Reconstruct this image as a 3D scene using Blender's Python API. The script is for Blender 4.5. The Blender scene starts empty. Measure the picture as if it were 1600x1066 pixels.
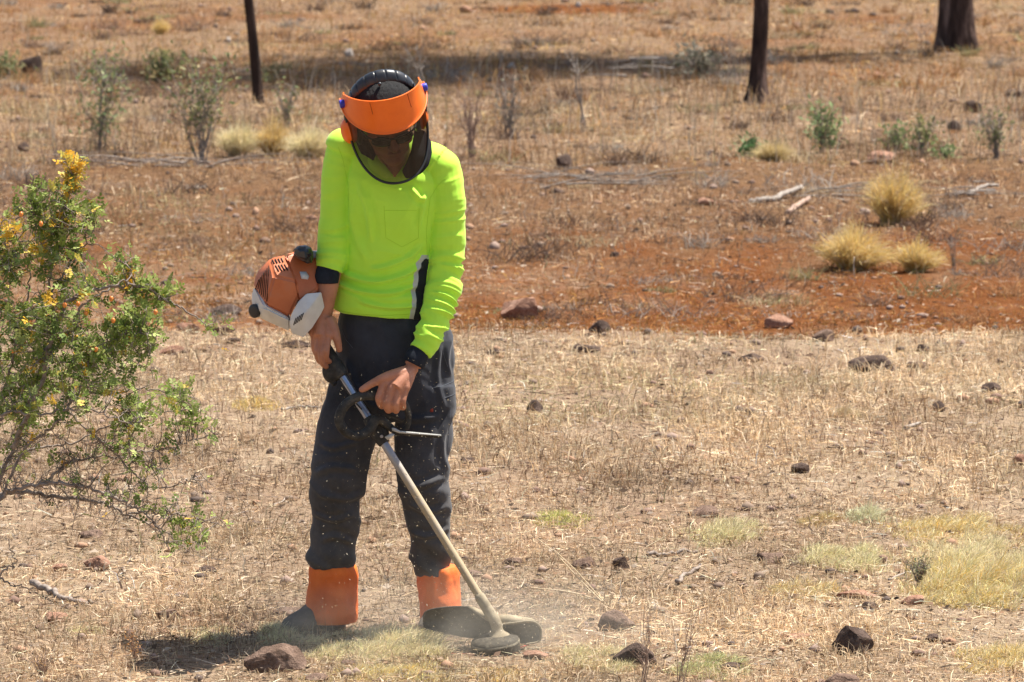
import bpy, bmesh, math, random
import numpy as np
from mathutils import Vector, Matrix
from mathutils.bvhtree import BVHTree

SC = bpy.context.scene
COL = SC.collection
rng = np.random.default_rng(7)
R = random.Random(11)

# ------------------------------------------------------------------ camera
FPX, CAMY, CAMZ = 7725.0, -15.0, 2.65
PITCH = math.atan(898.0 / FPX)
cd = bpy.data.cameras.new('camera')
cam = bpy.data.objects.new('camera', cd)
COL.objects.link(cam)
cam.location = (0, CAMY, CAMZ)
cam.rotation_euler = (math.pi / 2 - PITCH, 0, 0)
cd.sensor_width = 36.0
cd.lens = FPX / 1600 * 36.0
cd.clip_end = 3000
cd.dof.use_dof = True
cd.dof.focus_distance = 15.0
cd.dof.aperture_fstop = 11.0
SC.camera = cam

# ------------------------------------------------------------------ light
SHX, SHY = -0.38, -0.21                      # shadow offset on the ground per metre of height
SUN_EL = math.atan(1 / math.hypot(SHX, SHY))
SUN_AZ = math.atan2(-SHX, -SHY)              # from +Y towards +X
w = bpy.data.worlds.new('World'); SC.world = w; w.use_nodes = True
nt = w.node_tree; nt.nodes.clear()
sky = nt.nodes.new('ShaderNodeTexSky'); sky.sky_type = 'NISHITA'; sky.sun_disc = False
sky.sun_elevation = SUN_EL; sky.sun_rotation = SUN_AZ
sky.air_density = 1.0; sky.dust_density = 1.5; sky.ozone_density = 1.0
bg = nt.nodes.new('ShaderNodeBackground'); bg.inputs[1].default_value = 0.075
wo = nt.nodes.new('ShaderNodeOutputWorld')
nt.links.new(sky.outputs[0], bg.inputs[0]); nt.links.new(bg.outputs[0], wo.inputs[0])
sl = bpy.data.lights.new('sun', 'SUN'); sl.energy = 5.0; sl.angle = math.radians(0.5); sl.color = (1.0, 0.95, 0.87)
so = bpy.data.objects.new('sun', sl); COL.objects.link(so)
so.rotation_euler = Vector((SHX, SHY, -1)).to_track_quat('-Z', 'Y').to_euler()
so.location = (10, 6, 20)
SC.view_settings.view_transform = 'Standard'; SC.view_settings.look = 'None'
SC.view_settings.gamma = 1.0; SC.view_settings.exposure = 1.15
SC.render.engine = 'CYCLES'
SC.cycles.max_bounces = 8; SC.cycles.transparent_max_bounces = 12
SC.cycles.volume_max_steps = 64

# ------------------------------------------------------------------ maths helpers
CP, SP = math.cos(PITCH), math.sin(PITCH)
def ray(px, py):
    x = (px - 800) / FPX; y = -(py - 533) / FPX
    return Vector((x, CP + y * SP, -SP + y * CP))
def W(px, py, Y):
    """point of the place at depth Y seen at this spot of the photograph"""
    d = ray(px, py); t = (Y - CAMY) / d.y
    return Vector((0, CAMY, CAMZ)) + d * t
def G(px, py):
    d = ray(px, py); t = -CAMZ / d.z
    p = Vector((0, CAMY, CAMZ)) + d * t
    p.z = float(gh(np.array([p.x]), np.array([p.y]))[0])
    return p
def scale_at(Y): return FPX / (Y - CAMY)

def _h(ix, iy, iz, s):
    n = (ix * 374761393 + iy * 668265263 + iz * 2147483647 + s * 974634777) & 0xffffffff
    n = ((n ^ (n >> 13)) * 1274126177) & 0xffffffff
    n = ((n ^ (n >> 15)) * 2246822519) & 0xffffffff
    return ((n ^ (n >> 16)) & 0xffff) / 32767.5 - 1.0
def vn(x, y, z=None, s=0):
    x = np.asarray(x, float); y = np.asarray(y, float)
    z = np.zeros_like(x) if z is None else np.asarray(z, float)
    ix, iy, iz = np.floor(x).astype(np.int64), np.floor(y).astype(np.int64), np.floor(z).astype(np.int64)
    fx, fy, fz = x - ix, y - iy, z - iz
    fx = fx * fx * (3 - 2 * fx); fy = fy * fy * (3 - 2 * fy); fz = fz * fz * (3 - 2 * fz)
    r = 0
    for dx in (0, 1):
        for dy in (0, 1):
            for dz in (0, 1):
                r = r + _h(ix + dx, iy + dy, iz + dz, s) * (fx if dx else 1 - fx) * (fy if dy else 1 - fy) * (fz if dz else 1 - fz)
    return r
def fbm(x, y, z=None, s=0, o=3):
    a, f, r = 1.0, 1.0, 0
    for k in range(o):
        r = r + a * vn(np.asarray(x) * f, np.asarray(y) * f, None if z is None else np.asarray(z) * f, s + k * 17)
        a *= .5; f *= 2.03
    return r / 1.75
def ss(a, b, x):
    t = np.clip((x - a) / (b - a), 0, 1); return t * t * (3 - 2 * t)

def gh(x, y):
    x = np.asarray(x, float); y = np.asarray(y, float)
    z = 0.020 * fbm(x * .7, y * .6, s=1) + 0.010 * fbm(x * 3.1, y * 2.6, s=2)
    z = z + 0.025 * vn(x * .25, y * .2, s=5) * ss(6, 12, y)
    wob = 0.3 * vn(x * .9, x * 0 + 3.1, s=9)
    z = z - 0.055 * ss(8.1 + wob, 8.6 + wob, y) * (1 - ss(11.5, 13.5, y))
    z = z + 0.05 * np.exp(-((y - 17.2 + wob * 2) / .5) ** 2)
    far = ss(60, 400, np.hypot(x, y))
    return z * (1 - far)

# ------------------------------------------------------------------ materials
def mat(name, base=(.5, .5, .5), rough=.6, spec=.3, metal=0.0):
    m = bpy.data.materials.new(name); m.use_nodes = True
    b = m.node_tree.nodes['Principled BSDF']
    b.inputs['Base Color'].default_value = (*base, 1)
    b.inputs['Roughness'].default_value = rough
    b.inputs['Specular IOR Level'].default_value = spec
    b.inputs['Metallic'].default_value = metal
    return m
def N(m, t, **k):
    n = m.node_tree.nodes.new(t)
    for a, v in k.items(): setattr(n, a, v)
    return n
def L(m, a, b): m.node_tree.links.new(a, b)
def B(m): return m.node_tree.nodes['Principled BSDF']
def coords(m, scale=(1, 1, 1)):
    t = N(m, 'ShaderNodeTexCoord'); mp = N(m, 'ShaderNodeMapping'); mp.inputs['Scale'].default_value = scale
    L(m, t.outputs['Object'], mp.inputs[0]); return mp.outputs[0]
def noise(m, vec, scale, detail=5, rough=.6):
    n = N(m, 'ShaderNodeTexNoise'); n.inputs['Scale'].default_value = scale
    n.inputs['Detail'].default_value = detail; n.inputs['Roughness'].default_value = rough
    L(m, vec, n.inputs['Vector']); return n.outputs['Fac']
def ramp(m, fac, stops):
    r = N(m, 'ShaderNodeValToRGB'); e = r.color_ramp.elements
    while len(e) < len(stops): e.new(.5)
    for i, (p, c) in enumerate(stops):
        e[i].position = p; e[i].color = (*c, 1) if len(c) == 3 else c
    L(m, fac, r.inputs[0]); return r.outputs[0]
def bump(m, h, strength=.4, dist=.01):
    b = N(m, 'ShaderNodeBump'); b.inputs['Strength'].default_value = strength; b.inputs['Distance'].default_value = dist
    L(m, h, b.inputs['Height']); L(m, b.outputs[0], B(m).inputs['Normal'])
def mixc(m, fac, a, b, mode='MIX'):
    n = N(m, 'ShaderNodeMix', data_type='RGBA', blend_type=mode)
    for s, v in ((0, fac), (6, a), (7, b)):
        if isinstance(v, (int, float)): n.inputs[s].default_value = v
        elif isinstance(v, tuple): n.inputs[s].default_value = (*v, 1)
        else: L(m, v, n.inputs[s])
    return n.outputs[2]
def noisy(name, stops, scale=20, rough=.6, spec=.3, b=.3, bd=.004, bs=60, sc=(1, 1, 1), metal=0):
    m = mat(name, rough=rough, spec=spec, metal=metal); v = coords(m, sc)
    L(m, ramp(m, noise(m, v, scale), stops), B(m).inputs['Base Color'])
    if b: bump(m, noise(m, v, bs, 4), b, bd)
    return m
def leafmat(name, trans=.3, rough=.6, spec=.25):
    m = mat(name, rough=rough, spec=spec)
    a = N(m, 'ShaderNodeAttribute', attribute_name='col')
    L(m, a.outputs['Color'], B(m).inputs['Base Color'])
    t = N(m, 'ShaderNodeBsdfTranslucent'); L(m, a.outputs['Color'], t.inputs[0])
    mx = N(m, 'ShaderNodeMixShader'); mx.inputs[0].default_value = trans
    L(m, B(m).outputs[0], mx.inputs[1]); L(m, t.outputs[0], mx.inputs[2])
    L(m, mx.outputs[0], m.node_tree.nodes['Material Output'].inputs[0])
    return m

M = {}
M['straw'] = leafmat('dry_grass', .25, 1.0, 0.0)
M['leaf'] = leafmat('leaf', .3, .6, .18)
M['wood'] = noisy('twig_bark', [(.3, (.12, .085, .065)), (.7, (.34, .28, .23))], 60, .8)
M['greytwig'] = noisy('grey_twig', [(.3, (.14, .11, .09)), (.7, (.36, .31, .26))], 40, .8)
M['redtwig'] = noisy('red_twig', [(.3, (.20, .12, .09)), (.7, (.42, .30, .22))], 40, .8)

# ------------------------------------------------------------------ object helpers
def tag(o, label=None, cat=None, group=None, kind=None):
    if label: o['label'] = label
    if cat: o['category'] = cat
    if group: o['group'] = group
    if kind: o['kind'] = kind
    return o
def thing(name, label, cat, loc, group=None, rz=0):
    o = bpy.data.objects.new(name, None); COL.objects.link(o)
    o.location = loc; o.rotation_euler = (0, 0, rz); o.empty_display_size = .1
    return tag(o, label, cat, group)
def put(o, parent):
    """parent o (built in world space) keeping its place"""
    o.parent = parent
    if parent is not None:
        m = Matrix.Identity(4); p = parent
        chain = []
        while p is not None:
            chain.append(Matrix.LocRotScale(p.location, p.rotation_euler, p.scale) if p.parent is None else p.matrix_parent_inverse @ Matrix.LocRotScale(p.location, p.rotation_euler, p.scale))
            p = p.parent
        for c in reversed(chain): m = m @ c
        o.matrix_parent_inverse = m.inverted()
    return o
def meshobj(name, me, m, parent=None, smooth=True):
    if not isinstance(m, (list, tuple)): m = [m]
    for x in m: me.materials.append(x)
    o = bpy.data.objects.new(name, me); COL.objects.link(o)
    if smooth and len(me.polygons): me.polygons.foreach_set('use_smooth', np.ones(len(me.polygons), bool))
    if parent is not None: put(o, parent)
    return o
def npmesh(name, V, F, col=None, mi=None):
    """F: (n,3) or (n,4) int array"""
    V = np.ascontiguousarray(V, np.float32); F = np.ascontiguousarray(F, np.int32)
    me = bpy.data.meshes.new(name)
    n, k = F.shape
    me.vertices.add(len(V)); me.vertices.foreach_set('co', V.ravel())
    me.loops.add(n * k); me.loops.foreach_set('vertex_index', F.ravel())
    me.polygons.add(n); me.polygons.foreach_set('loop_start', np.arange(0, n * k, k, dtype=np.int32))
    if mi is not None: me.polygons.foreach_set('material_index', np.ascontiguousarray(mi, np.int32))
    me.update(calc_edges=True)
    if col is not None:
        a = me.color_attributes.new('col', 'FLOAT_COLOR', 'POINT')
        c = np.ones((len(V), 4), np.float32); c[:, :3] = col
        a.data.foreach_set('color', c.ravel())
    return me
def pymesh(name, verts, faces):
    me = bpy.data.meshes.new(name); me.from_pydata([tuple(v) for v in verts], [], faces); me.update(); return me
def ribbons(P, wd, side, col):
    """P (n,k,3) centre lines, wd (n,k) half widths, side (n,3); returns V,F(tris as quads),C"""
    n, k, _ = P.shape
    s = side[:, None, :] * wd[:, :, None]
    V = np.stack([P - s, P + s], 2).reshape(n * k * 2, 3)
    b = (np.arange(n) * k * 2)[:, None]; j = (np.arange(k - 1) * 2)[None, :]
    q = (b + j)
    F = np.stack([q, q + 1, q + 3, q + 2], -1).reshape(-1, 4)
    C = np.repeat(col, k * 2, 0) if col.ndim == 2 else col.reshape(n * k * 2, 3)
    return V, F, C
class Bag:
    def __init__(s): s.V, s.F, s.C, s.n = [], [], [], 0
    def add(s, V, F, C):
        s.V.append(V); s.F.append(F + s.n); s.C.append(C); s.n += len(V)
    def obj(s, name, m, parent=None, smooth=True):
        return meshobj(name, npmesh(name, np.concatenate(s.V), np.concatenate(s.F), np.concatenate(s.C)), m, parent, smooth)
def unit(a): return a / np.maximum(np.linalg.norm(a, axis=-1, keepdims=True), 1e-9)

def tube_np(pts, rad, sides=6):
    """one tapered tube; returns V, F(quads)"""
    P = np.array([tuple(p) for p in pts], float); n = len(P)
    rad = np.broadcast_to(np.asarray(rad, float), (n,))
    T = unit(np.gradient(P, axis=0))
    ref = np.array([0, 0, 1.0]) if abs(T[0, 2]) < .9 else np.array([1.0, 0, 0])
    A = unit(np.cross(T[0], ref)); V = []
    for i in range(n):
        A = A - T[i] * np.dot(A, T[i]); A = A / max(np.linalg.norm(A), 1e-9); Bv = np.cross(T[i], A)
        a = np.arange(sides) * 2 * np.pi / sides
        V.append(P[i] + rad[i] * (np.cos(a)[:, None] * A + np.sin(a)[:, None] * Bv))
    V = np.concatenate(V)
    i = np.arange(n - 1)[:, None] * sides; j = np.arange(sides)[None, :]; j2 = (j + 1) % sides
    F = np.stack([i + j, i + j2, i + sides + j2, i + sides + j], -1).reshape(-1, 4)
    return V, F
def catmull(pts, sub):
    P = np.array([tuple(p) for p in pts], float)
    if len(P) < 3: 
        t = np.linspace(0, 1, sub + 1)[:, None]; return P[0] * (1 - t) + P[-1] * t
    Q = np.vstack([2 * P[0] - P[1], P, 2 * P[-1] - P[-2]]); out = []
    for i in range(1, len(Q) - 2):
        for t in np.arange(sub) / sub:
            a, b, c, d = Q[i - 1:i + 3]
            out.append(.5 * (2 * b + (c - a) * t + (2 * a - 5 * b + 4 * c - d) * t * t + (3 * b - a - 3 * c + d) * t ** 3))
    out.append(P[-1]); return np.array(out)
class Tubes:
    def __init__(s): s.V, s.F, s.n = [], [], 0
    def add(s, pts, rad, sides=6, cap=False):
        V, F = tube_np(pts, rad, sides)
        if cap:
            k = len(V); nn = len(pts)
            V = np.vstack([V, np.array([tuple(pts[0])]), np.array([tuple(pts[-1])])])
            j = np.arange(sides); j2 = (j + 1) % sides
            F = np.vstack([F, np.stack([j2, j, np.full(sides, k), np.full(sides, k)], -1)[:, [0, 1, 2, 2]] * 0 + np.stack([j2, j, np.full(sides, k), j2], -1)]) if False else F
            s.tri = getattr(s, 'tri', [])
            s.tri += [(s.n + int(b_), s.n + int(a_), s.n + k) for a_, b_ in zip(j, j2)]
            o = (nn - 1) * sides
            s.tri += [(s.n + o + int(a_), s.n + o + int(b_), s.n + k + 1) for a_, b_ in zip(j, j2)]
        s.V.append(V); s.F.append(F + s.n); s.n += len(V)
    def mesh(s, name):
        V = np.concatenate(s.V); F = np.concatenate(s.F)
        if getattr(s, 'tri', None):
            return pymesh(name, V.tolist(), F.tolist() + [list(t) for t in s.tri])
        return npmesh(name, V, F)
    def obj(s, name, m, parent=None): return meshobj(name, s.mesh(name), m, parent)

# ================================================================== GROUND
def colmix(a, b, t): return a * (1 - t[:, None]) + b * t[:, None]
def redness(x, y):
    """share of bare red earth"""
    n = fbm(x * .8, y * .45, s=31); n2 = fbm(x * 3, y * 1.5, s=37)
    wob = .5 * vn(x * .6, y * 0, s=33)
    track = ss(8.2 + wob * .5, 8.7 + wob * .5, y) * (1 - ss(10.5 + wob, 15.5 + wob, y)) * (.66 + .6 * n2 + .16 * np.clip(x + 1, -1.5, 2))
    patch = np.exp(-(((x - .6) / 1.0) ** 2 + ((y - 39.3) / 1.1) ** 2) ** 2) * 1.2
    back = ss(27, 31, y) * np.clip(.25 + .9 * n, 0, 1) * .75
    leftband = np.exp(-((y - 26.5) / 1.8) ** 2) * np.clip(.3 + n, 0, 1) * ss(-1.5, -3, x)
    mid = ss(12, 13, y) * (1 - ss(16, 19, y)) * np.clip(.25 + .6 * n2, 0, 1) * .5
    return np.clip(track + patch + back + leftband + mid + .12 * np.clip(n2, 0, 1), 0, 1)

xs = np.concatenate([-np.geomspace(2500, 7, 22), np.arange(-6.6, -2.6, .12), np.arange(-2.5, 2.5, .03), np.arange(2.5, 6.8, .12), np.geomspace(7, 2500, 22)])
ys = np.concatenate([-np.geomspace(2500, 17, 16), np.arange(-16, -2, .5), np.arange(-1.6, 9.4, .03), np.arange(9.4, 20, .08), np.arange(20, 46, .2), np.geomspace(47, 2600, 26)])
X, Y = np.meshgrid(xs, ys); x_, y_ = X.ravel(), Y.ravel()
V = np.stack([x_, y_, gh(x_, y_)], -1)
nx, ny = len(xs), len(ys)
i = (np.arange(ny - 1)[:, None] * nx + np.arange(nx - 1)[None, :])
F = np.stack([i, i + 1, i + nx + 1, i + nx], -1).reshape(-1, 4)
soil_a = np.array([.40, .30, .205]); soil_b = np.array([.30, .205, .14]); red = np.array([.19, .075, .030]); brown = np.array([.175, .098, .050])
t = np.clip(.5 + .6 * fbm(x_ * 2, y_ * 1.3, s=41), 0, 1)
c = colmix(np.broadcast_to(soil_a, (len(x_), 3)), soil_b, t)
c = colmix(c, brown, ss(10.5, 12.5, y_) * (1 - .4 * ss(17, 20, y_)) * .85)
c = colmix(c, red, redness(x_, y_))
gm = mat('earth', rough=1.0, spec=0.0)
a = N(gm, 'ShaderNodeAttribute', attribute_name='col')
v = coords(gm)
n1 = noise(gm, v, 14, 8, .7); n2 = noise(gm, v, 120, 3, .7)
c1 = mixc(gm, 1.0, a.outputs['Color'], ramp(gm, n1, [(.3, (.62, .58, .55)), (.55, (1, 1, 1)), (.75, (1.0, 1.0, .95))]), 'MULTIPLY')
c2 = mixc(gm, 1.0, c1, ramp(gm, n2, [(.35, (.7, .7, .7)), (.6, (1, 1, 1))]), 'MULTIPLY')
L(gm, c2, B(gm).inputs['Base Color'])
ad = N(gm, 'ShaderNodeMath', operation='ADD'); L(gm, n1, ad.inputs[0]); L(gm, n2, ad.inputs[1])
bump(gm, ad.outputs[0], .8, .02)
ground = meshobj('ground', npmesh('ground', V, F, c), gm)
tag(ground, 'dry stony earth with straw litter and a reddish dirt band', kind='structure')

# ================================================================== GRASS (uncountable cover)
PAL = {
 'straw': [(.62, .50, .31), (.52, .39, .22), (.70, .60, .42), (.46, .33, .19), (.60, .53, .36)],
 'tan': [(.55, .42, .26), (.45, .32, .19), (.64, .53, .37), (.36, .25, .16), (.50, .42, .25)],
 'litter': [(.42, .32, .25), (.30, .215, .165), (.58, .50, .43), (.20, .14, .115), (.50, .38, .25)],
 'russet': [(.40, .24, .12), (.46, .30, .14), (.30, .16, .085), (.52, .40, .22), (.42, .35, .15)],
 'back': [(.52, .38, .23), (.44, .29, .16), (.60, .50, .36), (.38, .23, .13), (.46, .37, .21)],
}
TINT = {'straw': (1.14, 1.07, 1.07), 'tan': (1.08, 1.03, 1.05), 'litter': (.84, .71, .56), 'russet': (.80, .55, .37), 'back': (.88, .72, .49)}
PAL = {k: np.clip(np.array(v_) * np.array(TINT[k]), 0, .85) for k, v_ in PAL.items()}
def zone_col(x, y, r):
    n = len(x); pick = r.integers(0, 5, n)
    c = PAL['straw'][pick]
    t = np.clip(.5 + .9 * fbm(x * .9, y * .5, s=51), 0, 1) 
    c = colmix(c, PAL['tan'][pick], t)
    def sw(c, k, m):
        s = r.random(n) < m; c = c.copy(); c[s] = PAL[k][pick[s]]; return c
    wob = .5 * vn(x * .6, y * 0, s=33)
    c = sw(c, 'russet', ss(8.0 + wob * .5, 8.4 + wob * .5, y) * (1 - ss(10.6 + wob, 15.5 + wob, y)))
    c = sw(c, 'litter', ss(10.4 + wob, 14 + wob, y) * (1 - ss(17.2 + wob, 18.6 + wob, y)) * .85)
    c = sw(c, 'back', ss(16.5, 18, y) * (.50 + .45 * ss(24, 28, y)))
    c = sw(c, 'litter', ss(17.5, 18.5, y) * (1 - ss(24, 30, y)) * np.clip(.35 + .9 * fbm(x * .7, y * .35, s=58), 0, .9))
    c = sw(c, 'russet', ss(24, 27, y) * np.clip(.30 + 1.0 * fbm(x * .45, y * .22, s=60), 0, .85))
    c = sw(c, 'litter', ss(2.2, 3.0, y + .3 * wob) * (1 - ss(5.0, 6.2, y + wob)) * .28)
    c = sw(c, 'litter', np.clip(-.05 + .8 * fbm(x * 1.1, y * .9, s=62), .06, .5))
    g = ss(.25, .7, fbm(x * .5 + 4, y * .35, s=57)) * (r.random(n) < .35)
    c = colmix(c, np.array([.36, .36, .16]), g * .6)
    c = c * (.55 + .85 * r.random((n, 1)))
    c = c * (.66 + .62 * np.clip(.5 + .9 * fbm(x * 2.4, y * 1.0, s=59), 0, 1))[:, None]
    return c
def sample_ground(n, r, lo=-40, hi=1190, pxl=-640, pxh=2240, pw=1.0):
    py = lo + (hi - lo) * r.random(n) ** pw; px = pxl + (pxh - pxl) * r.random(n)
    xx = (px - 800) / FPX; yy = -(py - 533) / FPX
    dy, dz = CP + yy * SP, -SP + yy * CP
    t_ = -CAMZ / dz
    return xx * t_, CAMY + dy * t_
def cover(n, r, hfun, wbase, lying=0.0, keep=None):
    x, y = sample_ground(n, r)
    if keep is not None:
        k = r.random(n) < keep(x, y); x, y = x[k], y[k]
    n = len(x); z = gh(x, y); d = y - CAMY
    az = r.random(n) * 2 * np.pi
    h = hfun(x, y, r)
    lie = r.random(n) < lying
    lean = np.where(lie, 1.0, .15 + .75 * r.random(n))
    el = np.where(lie, r.random(n) * .18, 1.0)
    dirh = np.stack([np.cos(az), np.sin(az), np.zeros(n)], -1)
    L_ = h * np.where(lie, .9 + .8 * r.random(n), 1.0)
    p0 = np.stack([x, y, z - .003 + np.where(lie, .004 + .012 * r.random(n), 0)], -1)
    up = np.array([0, 0, 1.0])
    p1 = p0 + dirh * (L_ * lean * .35)[:, None] + up * (L_ * el * .6)[:, None]
    p2 = p0 + dirh * (L_ * lean * .95)[:, None] + up * (L_ * el * (1 - .35 * lean * (~lie)))[:, None]
    p2 += r.normal(size=(n, 3)) * (L_ * .06)[:, None]
    wd = wbase * (d / 15) ** .8 * (.6 + .9 * r.random(n))
    side = unit(np.cross(unit(p2 - p0), r.normal(size=(n, 3))))
    wk = np.stack([wd, wd * .85, wd * .25], -1)
    return ribbons(np.stack([p0, p1, p2], 1), wk, side, zone_col(x, y, r))
def clumpy(x, y, s, f=3.0): return np.clip(.5 + 1.1 * fbm(x * f, y * f * .7, s=s), 0, 1)
def h_short(x, y, r):
    base = .018 + .028 * clumpy(x, y, 61) + .02 * ss(1.0, 6, y)
    base = base * (1 - .45 * redness(x, y))
    tall = ss(17.4, 18.6, y) * (1 - ss(25, 31, y))
    base = base + tall * (.01 + .13 * clumpy(x, y, 63, 1.2) ** 1.5)
    base = base + ss(26, 30, y) * .03
    return base * (.5 + r.random(len(x)))
bagG = Bag()
def clearance(x, y):
    return 1 - .9 * np.exp(-(((x + .03) / .14) ** 2 + ((y + .47) / .16) ** 2) ** 2)
bagG.add(*cover(680000, rng, h_short, .0012, lying=.42, keep=lambda x, y: (.16 + .84 * clumpy(x, y, 65, 2.2)) * (1 - .38 * redness(x, y)) * (1 - .35 * ss(17, 19, y)) * clearance(x, y)))
grass = bagG.obj('dry_grass', M['straw'], smooth=False)
tag(grass, 'short dry straw coloured grass and litter covering the ground', 'grass', kind='stuff')
# pale long straws lying about
bagS = Bag()
V, F, C = cover(38000, rng, lambda x, y, r: .02 + .05 * r.random(len(x)) ** 1.5, .0013, lying=.8)
bagS.add(V, F, np.clip(C * 1.25 + .06, 0, .85))
tag(bagS.obj('straw', M['straw'], smooth=False), 'loose pale straws and stalks strewn over the ground', 'straw', kind='stuff')
def twigs(n, r):
    x, y = sample_ground(n, r, pw=1.15); z = gh(x, y); d = y - CAMY; K = 7
    az = r.random(n) * 6.283; l = (.02 + .13 * r.random(n) ** 3) * (d / 15) ** .8
    P = np.zeros((n, K, 3)); P[:, 0] = np.stack([x, y, z + .006], -1)
    for j in range(1, K):
        az = az + r.normal(size=n) * .32
        P[:, j] = P[:, j - 1] + np.stack([np.cos(az), np.sin(az), r.normal(size=n) * .16 + .05], -1) * (l / K)[:, None]
    wd = np.outer((.0009 + .0012 * r.random(n) ** 2) * (d / 15) ** .8, np.linspace(1, .45, K))
    pal = np.array([(.12, .08, .06), (.20, .15, .12), (.34, .28, .24), (.52, .46, .40), (.08, .055, .045)])
    return ribbons(P, wd, unit(np.cross(P[:, -1] - P[:, 0], np.array([0, 0, 1.0]) + .6 * r.normal(size=(n, 3)))), pal[r.integers(0, 5, n)])
bagT = Bag(); bagT.add(*twigs(13000, rng))
tag(bagT.obj('leaf_litter', M['straw'], smooth=False), 'broken dark and grey twigs lying all over the ground', 'litter', kind='stuff')
# dead leaves / bark flakes / dark crumbs
def flakes(n, r):
    x, y = sample_ground(n, r); z = gh(x, y); d = y - CAMY
    s = (.004 + .009 * r.random(n) ** 3) * (d / 15) ** .6
    az = r.random(n) * 6.28; tl = (r.random(n) - .3) * 1.1
    u = np.stack([np.cos(az), np.sin(az), np.sin(tl) * .4], -1); v = np.stack([-np.sin(az) * np.cos(tl), np.cos(az) * np.cos(tl), np.sin(tl)], -1)
    c0 = np.stack([x, y, z + .008 + .012 * r.random(n)], -1)
    P = np.stack([c0 - u * s[:, None] * 1.4, c0 - v * s[:, None] * .6, c0 + u * s[:, None] * 1.4, c0 + v * s[:, None] * .6], 1)
    P += r.normal(size=P.shape) * (s * .2)[:, None, None]
    pal = np.array([(.10, .07, .05), (.20, .13, .09), (.32, .23, .16), (.42, .34, .26), (.26, .16, .10), (.06, .045, .035)])
    C = pal[r.integers(0, 6, n)]
    return P.reshape(-1, 3), np.arange(n * 4).reshape(-1, 4), np.repeat(C, 4, 0)
bagL = Bag(); bagL.add(*flakes(50000, rng))
tag(bagL.obj('leaf_litter', M['straw'], smooth=False), 'dead leaves and bark flakes scattered among the dry grass', 'litter', kind='stuff')
# pebbles: tiny stones nobody could count
def pebbles(n, r):
    base = bmesh.new(); bmesh.ops.create_icosphere(base, subdivisions=1, radius=1)
    bv = np.array([v.co[:] for v in base.verts]); bf = np.array([[v.index for v in f.verts] for f in base.faces]); base.free()
    x, y = sample_ground(n, r); z = gh(x, y); d = y - CAMY
    s = (.004 + .022 * r.random(n) ** 5) * (d / 15) ** .5
    sc = s[:, None] * (.6 + .7 * r.random((n, 3))); sc[:, 2] *= .7
    V = bv[None] * sc[:, None, :] * (1 + .35 * (r.random((n, len(bv), 1)) - .5)) + np.stack([x, y, z + s * .3], -1)[:, None, :]
    pal = np.array([(.20, .13, .10), (.28, .20, .16), (.33, .20, .13), (.12, .09, .075), (.22, .16, .12)])
    C = np.repeat(pal[r.integers(0, 5, n)], len(bv), 0)
    F = (bf[None] + (np.arange(n) * len(bv))[:, None, None]).reshape(-1, 3)
    return V.reshape(-1, 3), F, C
bagP = Bag(); bagP.add(*pebbles(7600, rng))
M['pebble'] = leafmat('pebble', 0.0, 1.0, .03)
tag(bagP.obj('pebbles', M['pebble'], smooth=False), 'small brown pebbles strewn through the dry grass', 'pebbles', kind='stuff')

# tall thin weeds at the back
def stalks(n, r, ylo, yhi, hmax, xr=6.5, cl=1.0):
    y = ylo + (yhi - ylo) * r.random(n); x = (r.random(n) - .5) * 2 * .125 * (y - CAMY)
    k = r.random(n) < clumpy(x, y, 71, 1.0) ** cl; x, y = x[k], y[k]; n = len(x)
    h = hmax * (.25 + .75 * r.random(n) ** 1.5)
    az = r.random(n) * 6.28; ln = .35 * r.random(n)
    K = 6; tt = np.linspace(0, 1, K)
    P = np.zeros((n, K, 3)); z = gh(x, y)
    for j, t_ in enumerate(tt):
        P[:, j, 0] = x + np.cos(az) * ln * h * t_ ** 1.7; P[:, j, 1] = y + np.sin(az) * ln * h * t_ ** 1.7; P[:, j, 2] = z + h * t_ * (1 - .25 * ln * t_)
    P[:, 1:] += r.normal(size=(n, K - 1, 3)) * .006
    wd = np.stack([np.full(n, .0026 * (1 - .7 * t_)) for t_ in tt], -1) * (.5 + r.random((n, 1)))
    side = unit(np.cross(P[:, -1] - P[:, 0], np.array([0, 1.0, 0]) + .3 * r.normal(size=(n, 3))))
    pal = np.array([(.44, .34, .22), (.58, .50, .38), (.30, .22, .17), (.62, .56, .48), (.38, .33, .18), (.25, .18, .14)])
    return ribbons(P, wd, side, pal[r.integers(0, 6, n)] * .9)
bagW = Bag()
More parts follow.
